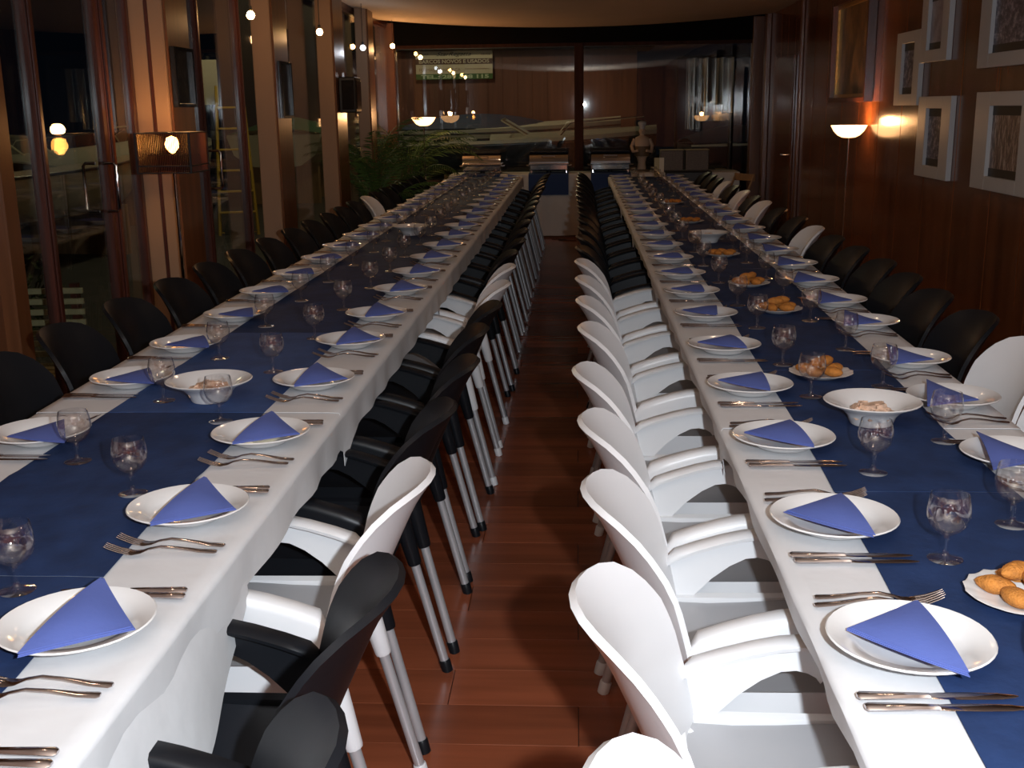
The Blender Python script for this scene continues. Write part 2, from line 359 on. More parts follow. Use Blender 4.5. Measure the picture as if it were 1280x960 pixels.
# ------------------------------------------------------------------ tables, cloths, runners
TZ = .765
LIN = lambda y: -.63
LOUT = lambda y: interp([(2.4, -1.455), (4.5, -1.50)], y)
RIN = lambda y: .36
ROUT = lambda y: interp([(2.6, 1.09), (4.0, 1.12), (6.2, 1.20)], y)
def cloth(y0, y1, fin, fout, seed, hem_in, hem_out, lift, tuck=0):
    """cloth over a table stretch: top plus two drops with soft folds; corners hang lower"""
    ny = max(18, int((y1-y0)/.045)); rows = []
    s = 1 if fout(0) > fin(0) else -1
    for j in range(ny+1):
        yy = y0+(y1-y0)*j/ny; xi, xo = fin(yy), fout(yy); r = []
        e = min(yy-y0, y1-yy); corner = max(0, 1-e/.11)
        for (xe, dirn, hem) in ((xi, -s, hem_in), (xo, s, hem_out)):
            seq = []
            hz = hem - (.10 if dirn == s else .055)*corner**1.5 + .012*noise.noise(Vector((yy*2.3, seed, 0)))
            for t in (1, .8, .6, .4, .22, .10, .03):
                fold = .017*t*math.sin(yy*21+seed+1.7*noise.noise(Vector((yy*1.5, seed, 3)))*2) + .012*t*noise.noise(Vector((yy*5, seed, t)))
                out = .004 + (-tuck*t if dirn == -s else .02*t); k_ = .35 if dirn == -s else 1
                seq.append(Vector((xe+dirn*(out+fold*.8*k_+.006*t*k_), yy, TZ-.006-(TZ-.006-hz)*t)))
            seq.append(Vector((xe-dirn*.004, yy, TZ+lift-.001)))
            r.append(seq)
        a = r[0]; b = r[1]; mid = []
        for q in (.04, .12, .25, .4, .5, .6, .75, .88, .96):
            xx = xi+(xo-xi)*q
            mid.append(Vector((xx, yy, TZ+lift+.0004*math.sin(yy*13+q*9))))
        rows.append(a + mid + list(reversed(b)))
    return MB().shell(rows, .0014)
def tables(side, fin, fout, cuts, hem_in, hem_out, seedo):
    word = 'left' if side == 'L' else 'right'
    for i, (a, b) in enumerate(zip(cuts, cuts[1:])):
        t = thing('banquet_table', 'rectangular banquet table under %s white cloth of the %s row' % (ORD[i], word), 'table', ((fin(a)+fout(a))/2, (a+b)/2, 0), 0, 'tables joined into the %s row' % word)
        cx, cy = t.location.x, t.location.y
        x0, x1 = sorted((fin(b), max(fout(a), fout(b), key=lambda v: -abs(v))))
        obj('tabletop', MB().cbox(x0-cx+.02, x1-cx-.02, a-cy+.006, b-cy-.006, TZ-.035, TZ-.006, .004), tan_wood, t)
        for lx in (x0+.16, x1-.16):
            for ly in (a+.25, b-.25): obj('leg', MB().tube([(lx-cx, ly-cy, TZ-.035), (lx-cx, ly-cy, 0)], .016), black_m, t)
        c = obj('tablecloth', cloth(a-.03, b+.03 if i < len(cuts)-2 else b+.01, fin, fout, seedo+i*1.9, hem_in(a), hem_out, .0032*(i % 2), .0 if side == 'L' else .016), white_cloth, angle=60)
        tag(c, 'white cloth on the %s row of tables, %s stretch from the camera' % (word, ORD[i]), 'tablecloth', 'white cloths of the %s row' % word)
CL = [.75, 2.88, 5.0, 7.1, 9.2, 11.3, 13.3]; CR = [.55, 2.74, 5.15, 7.3, 9.3, 11.2, 13.1]
tables('L', LIN, LOUT, CL, lambda a: .675, .55, 1)
tables('R', RIN, ROUT, CR, lambda a: .70, .56, 20)
# loose lower cloth bulging out under the first left cloth
P = []
for j in range(40):
    yy = .95+1.0*j/39; k = math.sin(min(1, (1.95-yy)/.5)*math.pi/2)
    P.append([Vector((-.632+.038*k*t**.7+.005*math.sin(yy*17)*t, yy, .735-(.08+.13*k)*t)) for t in (0, .25, .5, .75, 1)])
tag(obj('undercloth', MB().shell(P, .0014), white_cloth, angle=60), 'white lower cloth bulging out below the nearest left tablecloth', 'tablecloth')

def runner(x0f, x1f, a, b, m, label, group):
    rows = []; n = 26
    for j in range(n+1):
        yy = a+(b-a)*j/n; mid = abs(yy-(a+b)/2)
        z = TZ+.0052+.0022*max(0, 1-mid/.03)
        rows.append([Vector((x0f(yy)+.003*noise.noise(Vector((yy*3, 0, a))), yy, z-.0008)), *[Vector((x0f(yy)+(x1f(yy)-x0f(yy))*q, yy, z+.0006*noise.noise(Vector((q*5, yy*4, a))))) for q in (.15, .3, .5, .7, .85)], Vector((x1f(yy)+.003*noise.noise(Vector((yy*3, 9, a))), yy, z-.0008))])
    tag(obj('table_runner', MB().shell(rows, .0012), m, angle=60), label, 'table runner', group)
ys = [.76, 1.765, 2.843, 3.936, 5.03, 6.12, 7.2, 8.3, 9.4, 10.5, 11.6, 12.7, 13.28]
for i, (a, b) in enumerate(zip(ys, ys[1:])):
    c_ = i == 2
    runner(lambda y: interp([(1.4, -.80), (2, -.835)], y), lambda y: -1.262, a+.002, b-.002, blue_sheen if c_ else blue_run,
           'navy cloth runner painted lighter for sheen, left table beside the salad bowl' if c_ else 'navy runner piece on the left table, %s from the camera' % ORD[i], 'navy runners of the left table' if not c_ else None)
ys = [.6, 1.13, 2.231, 3.332, 4.42, 5.52, 6.6, 7.7, 8.8, 9.9, 11.0, 12.1, 13.05]
for i, (a, b) in enumerate(zip(ys, ys[1:])):
    runner(lambda y: interp([(1.2, .492), (2.4, .54), (4.5, .585)], y), lambda y: interp([(2.7, .90), (3.5, .94), (5, .965)], y), a+.002, b-.002, blue_run,
           'navy runner piece on the right table, %s from the camera' % ORD[i], 'navy runners of the right table')

# ------------------------------------------------------------------ tableware meshes
SZ = TZ + .0070
def plate_mesh():
    return MB().lathe([(0, .0), (.062, .0), (.066, .004), (.078, .010), (.086, .017), (.116, .025), (.1185, .0275), (.1165, .0295), (.088, .0215), (.079, .0145), (.066, .0078), (.040, .0062), (0, .006)], 40).mesh('plate', china, 50)
def bowl_mesh():
    return MB().lathe([(0, 0), (.050, 0), (.053, .004), (.060, .022), (.078, .040), (.116, .056), (.119, .059), (.116, .061), (.080, .046), (.062, .030), (.045, .020), (0, .018)], 40).mesh('bowl', china, 50)
def dish_mesh():
    mb = MB(); n = 48; prof = [(0, 0), (.052, 0), (.058, .004), (.088, .014), (.092, .0165), (.089, .0175), (.058, .0085), (0, .006)]
    vs = []; fs = []; m = len(prof)
    for i, (r, z) in enumerate(prof):
        for k in range(n):
            t = 2*math.pi*k/n; rr = r*(1+(.022*math.cos(16*t) if 3 <= i <= 5 else 0)); zz = z+(.0012*math.cos(16*t) if 3 <= i <= 5 else 0)
            vs.append((rr*math.cos(t), rr*math.sin(t), zz))
    for i in range(m-1):
        for k in range(n): fs.append((i*n+k, i*n+(k+1) % n, (i+1)*n+(k+1) % n, (i+1)*n+k))
    return mb.add(vs, fs).mesh('dish', china, 50)
def glass_mesh():
    o = [(0, 0), (.029, 0), (.0305, .0015), (.028, .003), (.012, .0065), (.0055, .011), (.0048, .020), (.0046, .036), (.0065, .045), (.014, .0495), (.025, .057), (.033, .068), (.0368, .081), (.0372, .093), (.0350, .107), (.0318, .121)]
    i_ = [(.0306, .1214), (.0338, .107), (.0360, .093), (.0356, .081), (.032, .070), (.0242, .060), (.013, .0525), (0, .0505)]
    return MB().lathe(o+i_, 28).mesh('wine_glass', wine_mat, 60)
def napkin_mesh(sd):
    """square paper napkin folded to a triangle: stacked layers, softly arched, corners A, B, C (C = right angle)"""
    A, B, C = Vector((-.012, .125)), Vector((-.018, -.130)), Vector((.112, -.030))
    mb = MB(); n = 9; rnd = random.Random(sd)
    for L in range(3):
        sh = Vector((rnd.uniform(-.002, .002)-.002*L, rnd.uniform(-.002, .002))); vs = []; fs = []; idx = {}
        sc = 1-.018*L
        cen = (A+B+C)/3
        for i in range(n+1):
            for j in range(n+1-i):
                a, b = i/n, j/n; c = 1-a-b
                p = (A*a+B*b+C*c - cen)*sc + cen + sh
                pull = .030*(b*c)*4*.35+.03*(a*c)*4*.2            # concave open edges
                p = p + (cen-p)*pull*1.6
                rr = p.length
                z = .0285 + .0016*L + .030*(a*b*4)*(.35+.65*c) + .050*a*b*c*9*.25 + .010*a*a
                idx[(i, j)] = len(vs); vs.append((p.x, p.y, z))
        for i in range(n):
            for j in range(n-i):
                fs.append((idx[(i, j)], idx[(i+1, j)], idx[(i, j+1)]))
                if i+j < n-1: fs.append((idx[(i+1, j)], idx[(i+1, j+1)], idx[(i, j+1)]))
        m_ = len(vs); top = [(x, y, z+.0012) for x, y, z in vs]
        ring = [idx[(i, 0)] for i in range(n+1)] + [idx[(n-k, k)] for k in range(1, n+1)] + [idx[(0, n-k)] for k in range(1, n)]
        F = [tuple(reversed(f)) for f in fs] + [tuple(m_+k for k in f) for f in fs]
        for k in range(len(ring)):
            a, b = ring[k], ring[(k+1) % len(ring)]; F.append((a, b, m_+b, m_+a))
        mb.add(vs+top, F)
    return mb.mesh('napkin', napkin_m, 40)
def strip(stations, th):
    """cutlery blank: stations (x, halfwidth, z)"""
    vs = []; fs = []
    for x, hw, z, t in stations:
        for (yy, zz) in ((-hw, 0), (-hw*.6, t/2), (hw*.6, t/2), (hw, 0), (hw*.6, -t/2), (-hw*.6, -t/2)): vs.append((x, yy, z+zz))
    for i in range(len(stations)-1):
        for k in range(6): fs.append((i*6+k, i*6+(k+1) % 6, (i+1)*6+(k+1) % 6, (i+1)*6+k))
    fs.append(tuple(range(5, -1, -1))); m = (len(stations)-1)*6; fs.append(tuple(range(m, m+6)))
    return vs, fs
def fork_mesh():      # handle end at origin, tines towards -x ... built towards +x
    mb = MB(); h = .003
    mb.add(*strip([(0, .005, h, .003), (.004, .009, h, .004), (.03, .0078, h+.002, .004), (.07, .0042, h+.009, .0035), (.10, .0032, h+.012, .0035), (.122, .004, h+.008, .003), (.136, .010, h+.003, .0025), (.150, .0125, h+.0015, .0022), (.158, .0125, h+.003, .002)], 0))
    for k in range(4):
        yc = (k-1.5)*.0068
        mb.add(*[([(x, y+yc, z) for x, y, z in vv], ff) for vv, ff in [strip([(.156, .0024, h+.0026, .002), (.175, .0021, h+.007, .002), (.192, .0018, h+.014, .0018), (.200, .0010, h+.018, .0012)], 0)]][0])
    return mb.mesh('fork', steel, 50)
def knife_mesh():
    mb = MB(); h = .0045
    mb.add(*strip([(0, .005, h, .004), (.004, .0090, h, .0075), (.03, .0082, h, .0075), (.08, .0058, h, .0065), (.094, .0050, h, .006), (.097, .0075, h, .0045)], 0))
    mb.add(*strip([(.096, .0068, h, .0022), (.11, .0090, h, .002), (.15, .0098, h, .002), (.19, .0085, h, .0016), (.208, .0045, h, .0014), (.214, .001, h, .001)], 0))
    return mb.mesh('knife', steel, 50)
PLATE, BOWL, DISH, GLASS, FORK, KNIFE = plate_mesh(), bowl_mesh(), dish_mesh(), glass_mesh(), fork_mesh(), knife_mesh()
NAP = [napkin_mesh(i) for i in range(5)]
rr = random.Random(3)
GRP = {('L', 'in'): 'aisle side of the left table', ('L', 'out'): 'window side of the left table', ('R', 'in'): 'aisle side of the right table', ('R', 'out'): 'wall side of the right table'}
SIDE = {('L', 'in'): 'aisle side of left table', ('L', 'out'): 'window side of left table', ('R', 'in'): 'aisle side of right table', ('R', 'out'): 'wall side of right table'}
def setting(tbl, sd, i, y, glass_y=None, parts='pnfkg'):
    """one place setting; facing = direction the diner looks"""
    g = GRP[(tbl, sd)]; s = SIDE[(tbl, sd)]; o = ORD[i]
    face = -1 if (tbl, sd) in (('L', 'in'), ('R', 'out')) else 1
    edge = {('L', 'in'): LIN, ('L', 'out'): LOUT, ('R', 'in'): RIN, ('R', 'out'): ROUT}[(tbl, sd)](y)
    px = {('L', 'in'): -.767, ('L', 'out'): -1.318 if y < 4.4 else -1.345, ('R', 'in'): .482, ('R', 'out'): interp([(2.4, .965), (3.4, 1.02), (4.5, 1.03), (6, 1.07)], y)}[(tbl, sd)]
    base = 0 if face == 1 else math.pi
    left = face                     # +y is the left hand of someone facing +x
    jit = lambda a: rr.uniform(-a, a)
    if 'p' in parts:
        tag(link('dinner_plate', PLATE, None, (px+jit(.004), y, SZ)), 'white china plate with blue napkin, %s setting, %s' % (o, s), 'plate', 'plates on the '+g)
    if 'n' in parts:
        rz, ox, oy = {('L', 'in'): (0, 0, 0), ('R', 'in'): (181, .022, -.020), ('L', 'out'): (203, .066, -.048), ('R', 'out'): (-9, -.057, -.016)}[(tbl, sd)]
        rz = R(rz) + jit(.10)
        tag(link('paper_napkin', NAP[rr.randrange(5)], None, (px+ox, y+oy, SZ+.001), rz), 'blue paper napkin folded to a triangle, %s setting, %s' % (o, s), 'napkin', 'napkins on the '+g)
    e = edge + face*.014
    if 'f' in parts:
        for k in range(2):
            a = (0 if k == 0 else .10)*face + jit(.035)
            yy = y + left*(.150+.032*k) + jit(.004)
            tag(link('fork', FORK, None, (e+face*(.004+.006*k), yy, SZ-.0004), base + a*(-1 if face == 1 else 1)*left), '%s steel fork of %s setting, %s' % (('inner', 'outer')[k], o, s), 'fork', 'forks on the '+g)
    if 'k' in parts:
        for k in range(2):
            yy = y - left*(.138+.026*k) + jit(.004)
            tag(link('knife', KNIFE, None, (e+face*(.002+.004*k), yy, SZ-.0004), base + jit(.03)), '%s steel knife of %s setting, %s' % (('inner', 'outer')[k], o, s), 'knife', 'knives on the '+g)
    if 'g' in parts:
        gy = glass_y if glass_y is not None else y - left*.16 + jit(.02)
        gx = {('L', 'in'): -.93, ('L', 'out'): -1.15, ('R', 'in'): .635, ('R', 'out'): .86}[(tbl, sd)] + jit(.012)
        tag(link('wine_glass', GLASS, None, (gx, gy, SZ), jit(3)), 'empty stemmed wine glass of %s setting, %s' % (o, s), 'glass', 'wine glasses on the '+g)
def cont(l, step=.54, end=12.9):
    l = list(l)
    while l[-1]+step < end: l.append(l[-1]+step+rr.uniform(-.02, .02))
    return l
G = {('L', 'in'): [1.70, 2.19, 2.747, 3.306, 3.821, 4.399], ('R', 'in'): [1.37, 1.871, 2.349, 3.005, 3.397, 3.986, 4.453], ('L', 'out'): [1.86, 2.407, 2.958, 3.5, 4.047], ('R', 'out'): [2.585, 3.122, 3.616, 4.121]}
S = {('L', 'in'): cont([1.54, 2.056, 2.574, 3.131, 3.70, 4.205, 4.80]), ('R', 'in'): cont([1.521, 2.017, 2.551, 3.063, 3.60, 4.178, 4.702]),
     ('L', 'out'): cont([2.03, 2.576, 3.152, 3.645, 4.20, 4.76]), ('R', 'out'): cont([2.421, 2.931, 3.405, 4.007, 4.466])}
for key, L in S.items():
    for i, y in enumerate(L):
        gy = G[key][i] if i < len(G[key]) else None
        setting(*key, i, y, gy)
# what is left of settings nearer than those
for k in range(2):
    tag(link('knife', KNIFE, None, (-.644-.004*k, 1.19+.026*k, SZ-.0004), math.pi), '%s knife at the bottom left corner of the photo, near the left table edge' % ('nearer', 'farther')[k], 'knife')
tag(link('wine_glass', GLASS, None, (.82, 2.04, SZ)), 'wine glass at the right photo edge beside the fried croquettes', 'glass')

# serving dishes
BD = [('L', -1.02, 2.97, 'bowl'), ('L', -1.06, 7.14, 'bowl'), ('R', .735, 2.745, 'bowl'), ('R', .77, 6.62, 'bowl'),
      ('R', .715, 1.70, 'dish'), ('R', .715, 3.246, 'dish'), ('R', .775, 4.316, 'dish'), ('R', .76, 4.97, 'dish'), ('R', .77, 5.98, 'dish'), ('R', .775, 7.75, 'dish'), ('R', .78, 9.3, 'dish')]
crq = []
for sd in range(4):
    r_ = random.Random(sd); P = []; n = 10
    prof = [(0, -.030)] + [(.0145*math.sin(math.pi*(k+.6)/7.2)**.6, -.030+.060*(k+.6)/7.2) for k in range(7)] + [(0, .030)]
    mb = MB().lathe(prof, 12); mb.v = [(z, x*1.15*(1+.10*noise.noise(Vector((z*60, x*60, sd)))), y*(1+.1*noise.noise(Vector((x*60, z*60, sd))))) for x, y, z in mb.v]
    crq.append(mb.mesh('croquette', fried, 80))
nb = {'bowl': 0, 'dish': 0}; dord = ['nearest', 'second', 'third', 'fourth', 'fifth', 'sixth', 'farthest']
for (tb, x, y, kd) in BD:
    if kd == 'bowl':
        nm = {(-1.02): 'nearer bowl on the left table', (-1.06): 'farther bowl on the left table', .735: 'nearer bowl on the right table', .77: 'farther bowl on the right table'}[x]
        tag(link('serving_bowl', BOWL, None, (x, y, SZ)), 'white wide-rimmed serving bowl of salad, %s' % nm, 'bowl')
        mb = MB(); r_ = random.Random(int(y*10))
        for k in range(46):
            a = r_.uniform(0, 6.28); q = r_.random()**.5*.050; h = .018+.022*(1-(q/.055)**2)+r_.uniform(0, .010)
            c = Vector((q*math.cos(a), q*math.sin(a), h)); s_ = r_.uniform(.006, .011)
            rot = Matrix.Rotation(r_.uniform(0, 3), 3, 'Z') @ Matrix.Rotation(r_.uniform(-.8, .8), 3, 'X')
            vs = [c + rot @ Vector((sx*s_*1.4, sy*s_, sz*s_*.6)) for sz in (-1, 1) for sy in (-1, 1) for sx in (-1, 1)]
            mb.add(vs, [(0, 2, 3, 1), (4, 5, 7, 6), (0, 1, 5, 4), (2, 6, 7, 3), (0, 4, 6, 2), (1, 3, 7, 5)])
        mb.lathe([(0, .0185), (.040, .0195), (.030, .032), (0, .036)], 16)
        tag(obj('seafood_salad', mb, salad_a, None, (x, y, SZ)), 'pink and white chopped salad in the %s' % nm, 'food', kind='stuff')
    else:
        nm = dord[nb['dish']] + ' fluted plate on right table'; nb['dish'] += 1
        tag(link('serving_plate', DISH, None, (x, y, SZ)), 'white fluted plate of fried croquettes, %s' % nm, 'plate', 'croquette plates')
        r_ = random.Random(int(y*7)); n = 7 if y < 5 else 5
        for k in range(n):
            if k < n-2 or n == 5: a = 6.28*k/(n-2 if n == 7 else n)+.3; q = .044; zz = .0225; rz = a+r_.uniform(-.4, .4)+(.9 if k % 2 else 0)
            else: a = 6.28*(k-(n-2))/2+.8; q = .020; zz = .045; rz = r_.uniform(0, 3)
            if y < 2 and k >= n-2: a += 1.2
            c = link('croquette', crq[r_.randrange(4)], None, (x+q*math.cos(a), y+q*math.sin(a), SZ+zz), rz); c.scale = (1.12, 1.12, 1.05)
            wh = ('at the right rim', 'at the back right', 'at the back left', 'at the left rim', 'at the front') if n == 7 or n == 5 else ()
            wh = wh[k] if k < 5 else ('on top, farther', 'on top, nearer')[k-5]
            tag(c, 'golden croquette %s, %s' % (wh, nm), 'croquette', 'croquettes on the '+nm)
tag(obj('paper_scrap', MB().shell([[Vector((a*.03, b*.02-.006*a, .016+.01*abs(a)+.004*b)) for b in (-1, 0, 1)] for a in (-1, -.3, .3, 1)], .001), mat('paper', (.75, .75, .75), .8), None, (.715, 1.70, SZ)), 'white paper piece among the croquettes on the nearest plate', 'paper')

# ------------------------------------------------------------------ chairs
HW = .220
def chair_meshes(frame_m, seat_m, cap_m, tagc):
    D = {}
    # backrest shell
    def bp(u, v):
        zt = .832-.022*u*u-.085*abs(u)**9; z = .43+v*(zt-.43); t = (z-.43)/.40
        hw = HW*(1-.03*t)
        x = -.122-.170*t**1.15 + (.035+.045*min(1, t*1.6))*u*u - .012*max(0, (t-.8)/.2)**2
        return Vector((x, u*hw, z))
    us = [-1, -.975, -.94, -.88, -.76, -.6, -.42, -.21, 0, .21, .42, .6, .76, .88, .94, .975, 1]; vs = [0, .1, .22, .35, .48, .6, .7, .79, .87, .93, .97, 1]
    D['backrest'] = MB().shell([[bp(u, v) for v in vs] for u in us], .013, True).mesh('backrest', frame_m, 50)
    # seat pan
    xs = [-.125, -.09, -.03, .05, .13, .19, .225, .242]
    def sp(x, u):
        z = .500 - .016*(1-u*u)*(1 if x < .19 else .5) - .010*math.exp(-((x+.02)/.12)**2)
        if x > .18: z -= (x-.18)**2*6
        return Vector((x, u*(HW-.022), z))
    D['seat'] = MB().shell([[sp(x, u) for u in (-1, -.9, -.6, -.3, 0, .3, .6, .9, 1)] for x in xs], .012).mesh('seat', seat_m, 50)
    # frame band below and around the seat
    ring = []
    hb = HW-.004; r = .05
    pts = [(-.125, -hb), (.05, -hb), (.195, -hb)] + [(.195+r*math.sin(a), -hb+r-r*math.cos(a)) for a in (R(30), R(60), R(90))] + [(.245, 0)] + [(.195+r*math.cos(a), hb-r+r*math.sin(a)) for a in (0, R(30), R(60), R(90))] + [(.05, hb), (-.125, hb)]
    prs = []
    for (x, y) in pts:
        d = Vector((x-.0, y*.7)).normalized()*.016
        prs.append([(x, y, .512 if x < .2 else .500), (x*.985, y*.985, .405), (x-d.x, y-d.y, .405), (x-d.x, y-d.y, .506 if x < .2 else .495)])
    mb = MB(); v = [p for q in prs for p in q]; f = []
    n = len(prs)
    for i in range(n):
        j = (i+1) % n
        for k in range(4): f.append((i*4+k, i*4+(k+1) % 4, j*4+(k+1) % 4, j*4+k))
    mb.add(v, f)
    mb.box(-.12, .22, -.03, .03, .455, .468)
    D['seat_frame'] = mb.mesh('seat_frame', frame_m, 40)
    # arms
    O = [(-.140, .600), (-.100, .618), (-.055, .634), (.0, .650), (.045, .660), (.085, .664), (.110, .658), (.128, .640), (.136, .615), (.138, .588)]
    I = [(-.108, .446), (-.082, .478), (-.055, .512), (-.020, .548), (.018, .577), (.052, .594), (.078, .597), (.098, .592), (.112, .584), (.120, .573)]
    O = [(-.095, .446), (-.108, .52), (-.124, .590)] + O[1:]; I = [(-.088, .446), (-.086, .449), (-.084, .455)] + I[1:]
    for s in (1, -1):
        vs_ = []; fs_ = []; m = len(O)
        for (o_, i_) in zip(O, I):
            o2 = Vector(o_); i2 = Vector(i_); d = (i2-o2); L = max(d.length, 1e-5); d = d/L
            q = lambda t: o2+d*min(t, L*.95)
            wtop = .044 if o_[1] > .59 else .014
            sec = [(HW+.004, q(.006)), (HW+.006, q(.02)), (HW+.002, i2), (HW-.010, i2), (HW-.008, q(.016)), (HW-wtop, q(.014)), (HW-wtop-.002, q(.006)), (HW-wtop+.006, q(0)), (HW-.004, q(0))]
            for (yy, p) in sec: vs_.append((p.x, s*yy, p.y))
        K = 9
        for i in range(m-1):
            for k in range(K): fs_.append((i*K+k, i*K+(k+1) % K, (i+1)*K+(k+1) % K, (i+1)*K+k))
        fs_.append(tuple(range(K))); fs_.append(tuple(range((m-1)*K, m*K)))
        D['arm%d' % s] = MB().add(vs_, fs_).mesh('arm', frame_m, 55)
        # legs
        for (nm, t0, t1) in (('rear', (-.112, s*.192, .500), (-.235, s*.208, .0)), ('front', (.165, s*.190, .500), (.225, s*.198, .0))):
            a, b = Vector(t0), Vector(t1)
            pt = lambda k: a+(b-a)*k
            D['leg%s%d' % (nm, s)] = MB().tube([pt(.1), pt(.96)], .0130, 10).mesh('leg', alu, 50)
            D['soc%s%d' % (nm, s)] = MB().tube([pt(0), pt(.05), pt(.33), pt(.345)], [.024, .026, .0200, .018], 10).mesh('socket', frame_m, 50)
            D['cap%s%d' % (nm, s)] = MB().tube([pt(.93), pt(.935), pt(1)], [.0145, .0165, .0160], 10).mesh('foot_cap', cap_m, 50)
    return D
CH = {'W': chair_meshes(wplast, gplast, wplast, 'W'), 'B': chair_meshes(bplast, bseat, bplast, 'B')}
def chair(c, x, y, rz, label, group):
    t = thing('armchair', label, 'chair', (x, y, 0), rz, group); D = CH[c]
    so = link('seat', D['seat'], t)
    if c == 'W': so['label'] = 'grey seat'
    link('backrest', D['backrest'], t); link('seat_frame', D['seat_frame'], t)
    for s in (1, -1):
        link('arm', D['arm%d' % s], t)
        for nm in ('rear', 'front'):
            lg = link('leg', D['leg%s%d' % (nm, s)], t)
            if y < 6.6: link('socket', D['soc%s%d' % (nm, s)], lg); link('foot_cap', D['cap%s%d' % (nm, s)], lg)
CHR = {'LI': [(1.14, 'B'), (1.62, 'B'), (2.15, 'W'), (2.68, 'B'), (3.20, 'B'), (3.70, 'B'), (4.18, 'B'), (4.70, 'W'), (5.24, 'W')],
       'RI': [(1.06, 'W'), (1.58, 'W'), (2.08, 'W'), (2.57, 'W'), (3.09, 'W'), (3.72, 'W'), (4.28, 'W'), (4.84, 'W'), (5.40, 'W')],
       'LO': [(2.70, 'B'), (3.24, 'B'), (3.75, 'B'), (4.28, 'B'), (4.82, 'B'), (5.36, 'B')],
       'RO': [(2.95, 'W'), (3.44, 'W'), (3.93, 'B'), (4.40, 'B'), (4.86, 'B'), (5.32, 'B'), (5.82, 'B'), (6.32, 'B'), (6.85, 'W'), (7.45, 'B'), (8.1, 'B'), (8.72, 'W'), (9.25, 'B'), (9.85, 'W'), (10.5, 'B'), (11.1, 'W')]}
for k, L in CHR.items():
    while L[-1][0] < 12.6:
        y = L[-1][0]+.53+rr.uniform(-.02, .02); L.append((y, 'W' if (k == 'LO' and 9.6 < y < 10.1) or (k == 'RI' and 8.6 < y < 9.1) else 'B'))
    x, rz = {'LI': (-.600, math.pi), 'RI': (.305, 0), 'LO': (-1.55, 0), 'RO': (1.13, math.pi)}[k]
    place = {'LI': 'left table on the aisle', 'RI': 'right table on the aisle', 'LO': 'left table by the windows', 'RO': 'right table by the wood wall'}[k]
    cnt = {'W': 0, 'B': 0}
    for i, (y, c) in enumerate(L):
        xo = x + ({'RO': interp([(3, 0), (6, .05)], y), 'LO': 0}.get(k, 0)) + rr.uniform(-.012, .012)
        if k == 'LI' and i < 2: xo += .02
        chair(c, xo, y, rz + rr.uniform(-.03, .03), '%s plastic armchair, %s %s from the camera at %s' % ('white' if c == 'W' else 'black', ORD[cnt[c]], 'white' if c == 'W' else 'black', place),
              '%s armchairs at the %s' % ('white' if c == 'W' else 'black', place))
        cnt[c] += 1

# ------------------------------------------------------------------ lamps
def torchiere(x, y, top, label, power):
    t = thing('floor_lamp', label, 'lamp', (x, y, 0), 0)
    obj('base', MB().lathe([(0, 0), (.11, 0), (.112, .006), (.02, .016), (.012, .03), (0, .03)], 24), chrome, t)
    obj('pole', MB().tube([(0, 0, .025), (0, 0, top-.088)], .008, 10), chrome, t)
    b = obj('bowl_shade', MB().lathe([(.014, top-.095), (.05, top-.092), (.085, top-.075), (.115, top-.045), (.134, top-.01), (.140, top), (.136, top), (.112, top-.042), (.082, top-.070), (.048, top-.086), (.014, top-.089)], 32), bowl_glow, t)
    b['label'] = 'glowing frosted bowl shade'
    obj('bulb', MB().lathe([(0, top-.085), (.012, top-.08), (.02, top-.05), (.012, top-.028), (0, top-.024)], 12), amber_bulb, t)
    lamp('floor_lamp_light', 'POINT', (x, y, top+.03), power, (1.0, .50, .20), .03)
torchiere(2.145, 9.2, 1.38, 'floor lamp with glowing half-bowl shade against the right wood wall', 7)
torchiere(-1.765, 13.2, 1.46, 'floor lamp with glowing half-bowl shade by the palms at far left', 15)
t = thing('floor_lamp', 'floor lamp with dark see-through square shade before the first left pillar', 'lamp', (-2.1, 5.84, 0))
obj('base', MB().lathe([(0, 0), (.12, 0), (.12, .012), (.02, .02), (0, .02)], 24), chrome, t)
obj('pole', MB().tube([(0, 0, .015), (0, 0, 1.34)], .008, 10), chrome, t)
obj('bulb', MB().lathe([(0, 1.345), (.012, 1.35), (.032, 1.375), (.036, 1.395), (.026, 1.425), (0, 1.436)], 16), amber_bulb, t)
fr = MB(); h = .14
for sx in (-1, 1):
    for sy in (-1, 1): fr.box(sx*h-.004, sx*h+.004, sy*h-.004, sy*h+.004, 1.25, 1.455)
for z in (1.25, 1.449, 1.285):
    for s in (-1, 1): fr.box(-h, h, s*h-.003, s*h+.003, z, z+.006).box(s*h-.003, s*h+.003, -h, h, z, z+.006)
fr.box(-h, h, -.003, .003, 1.335, 1.341)
obj('shade_frame', fr, black_m, t)
sl = MB()
for k in range(31):
    a = -h+2*h*k/30
    for s in (-1, 1): sl.box(a-.0012, a+.0012, s*(h-.004)-.001, s*(h-.004)+.001, 1.252, 1.452).box(s*(h-.004)-.001, s*(h-.004)+.001, a-.0012, a+.0012, 1.252, 1.452)
o = obj('shade_reeds', sl, dark_wood, t); o['kind'] = 'stuff'
sh = MB()
for s in (-1, 1): sh.box(-h, h, s*(h-.009)-.0005, s*(h-.009)+.0005, 1.252, 1.452).box(s*(h-.009)-.0005, s*(h-.009)+.0005, -h, h, 1.252, 1.452)
obj('lamp_shade', sh, mesh_shade, t)
lamp('floor_lamp_light', 'POINT', (-2.1, 5.84, 1.475), 3.5, (1.0, .48, .17), .03)
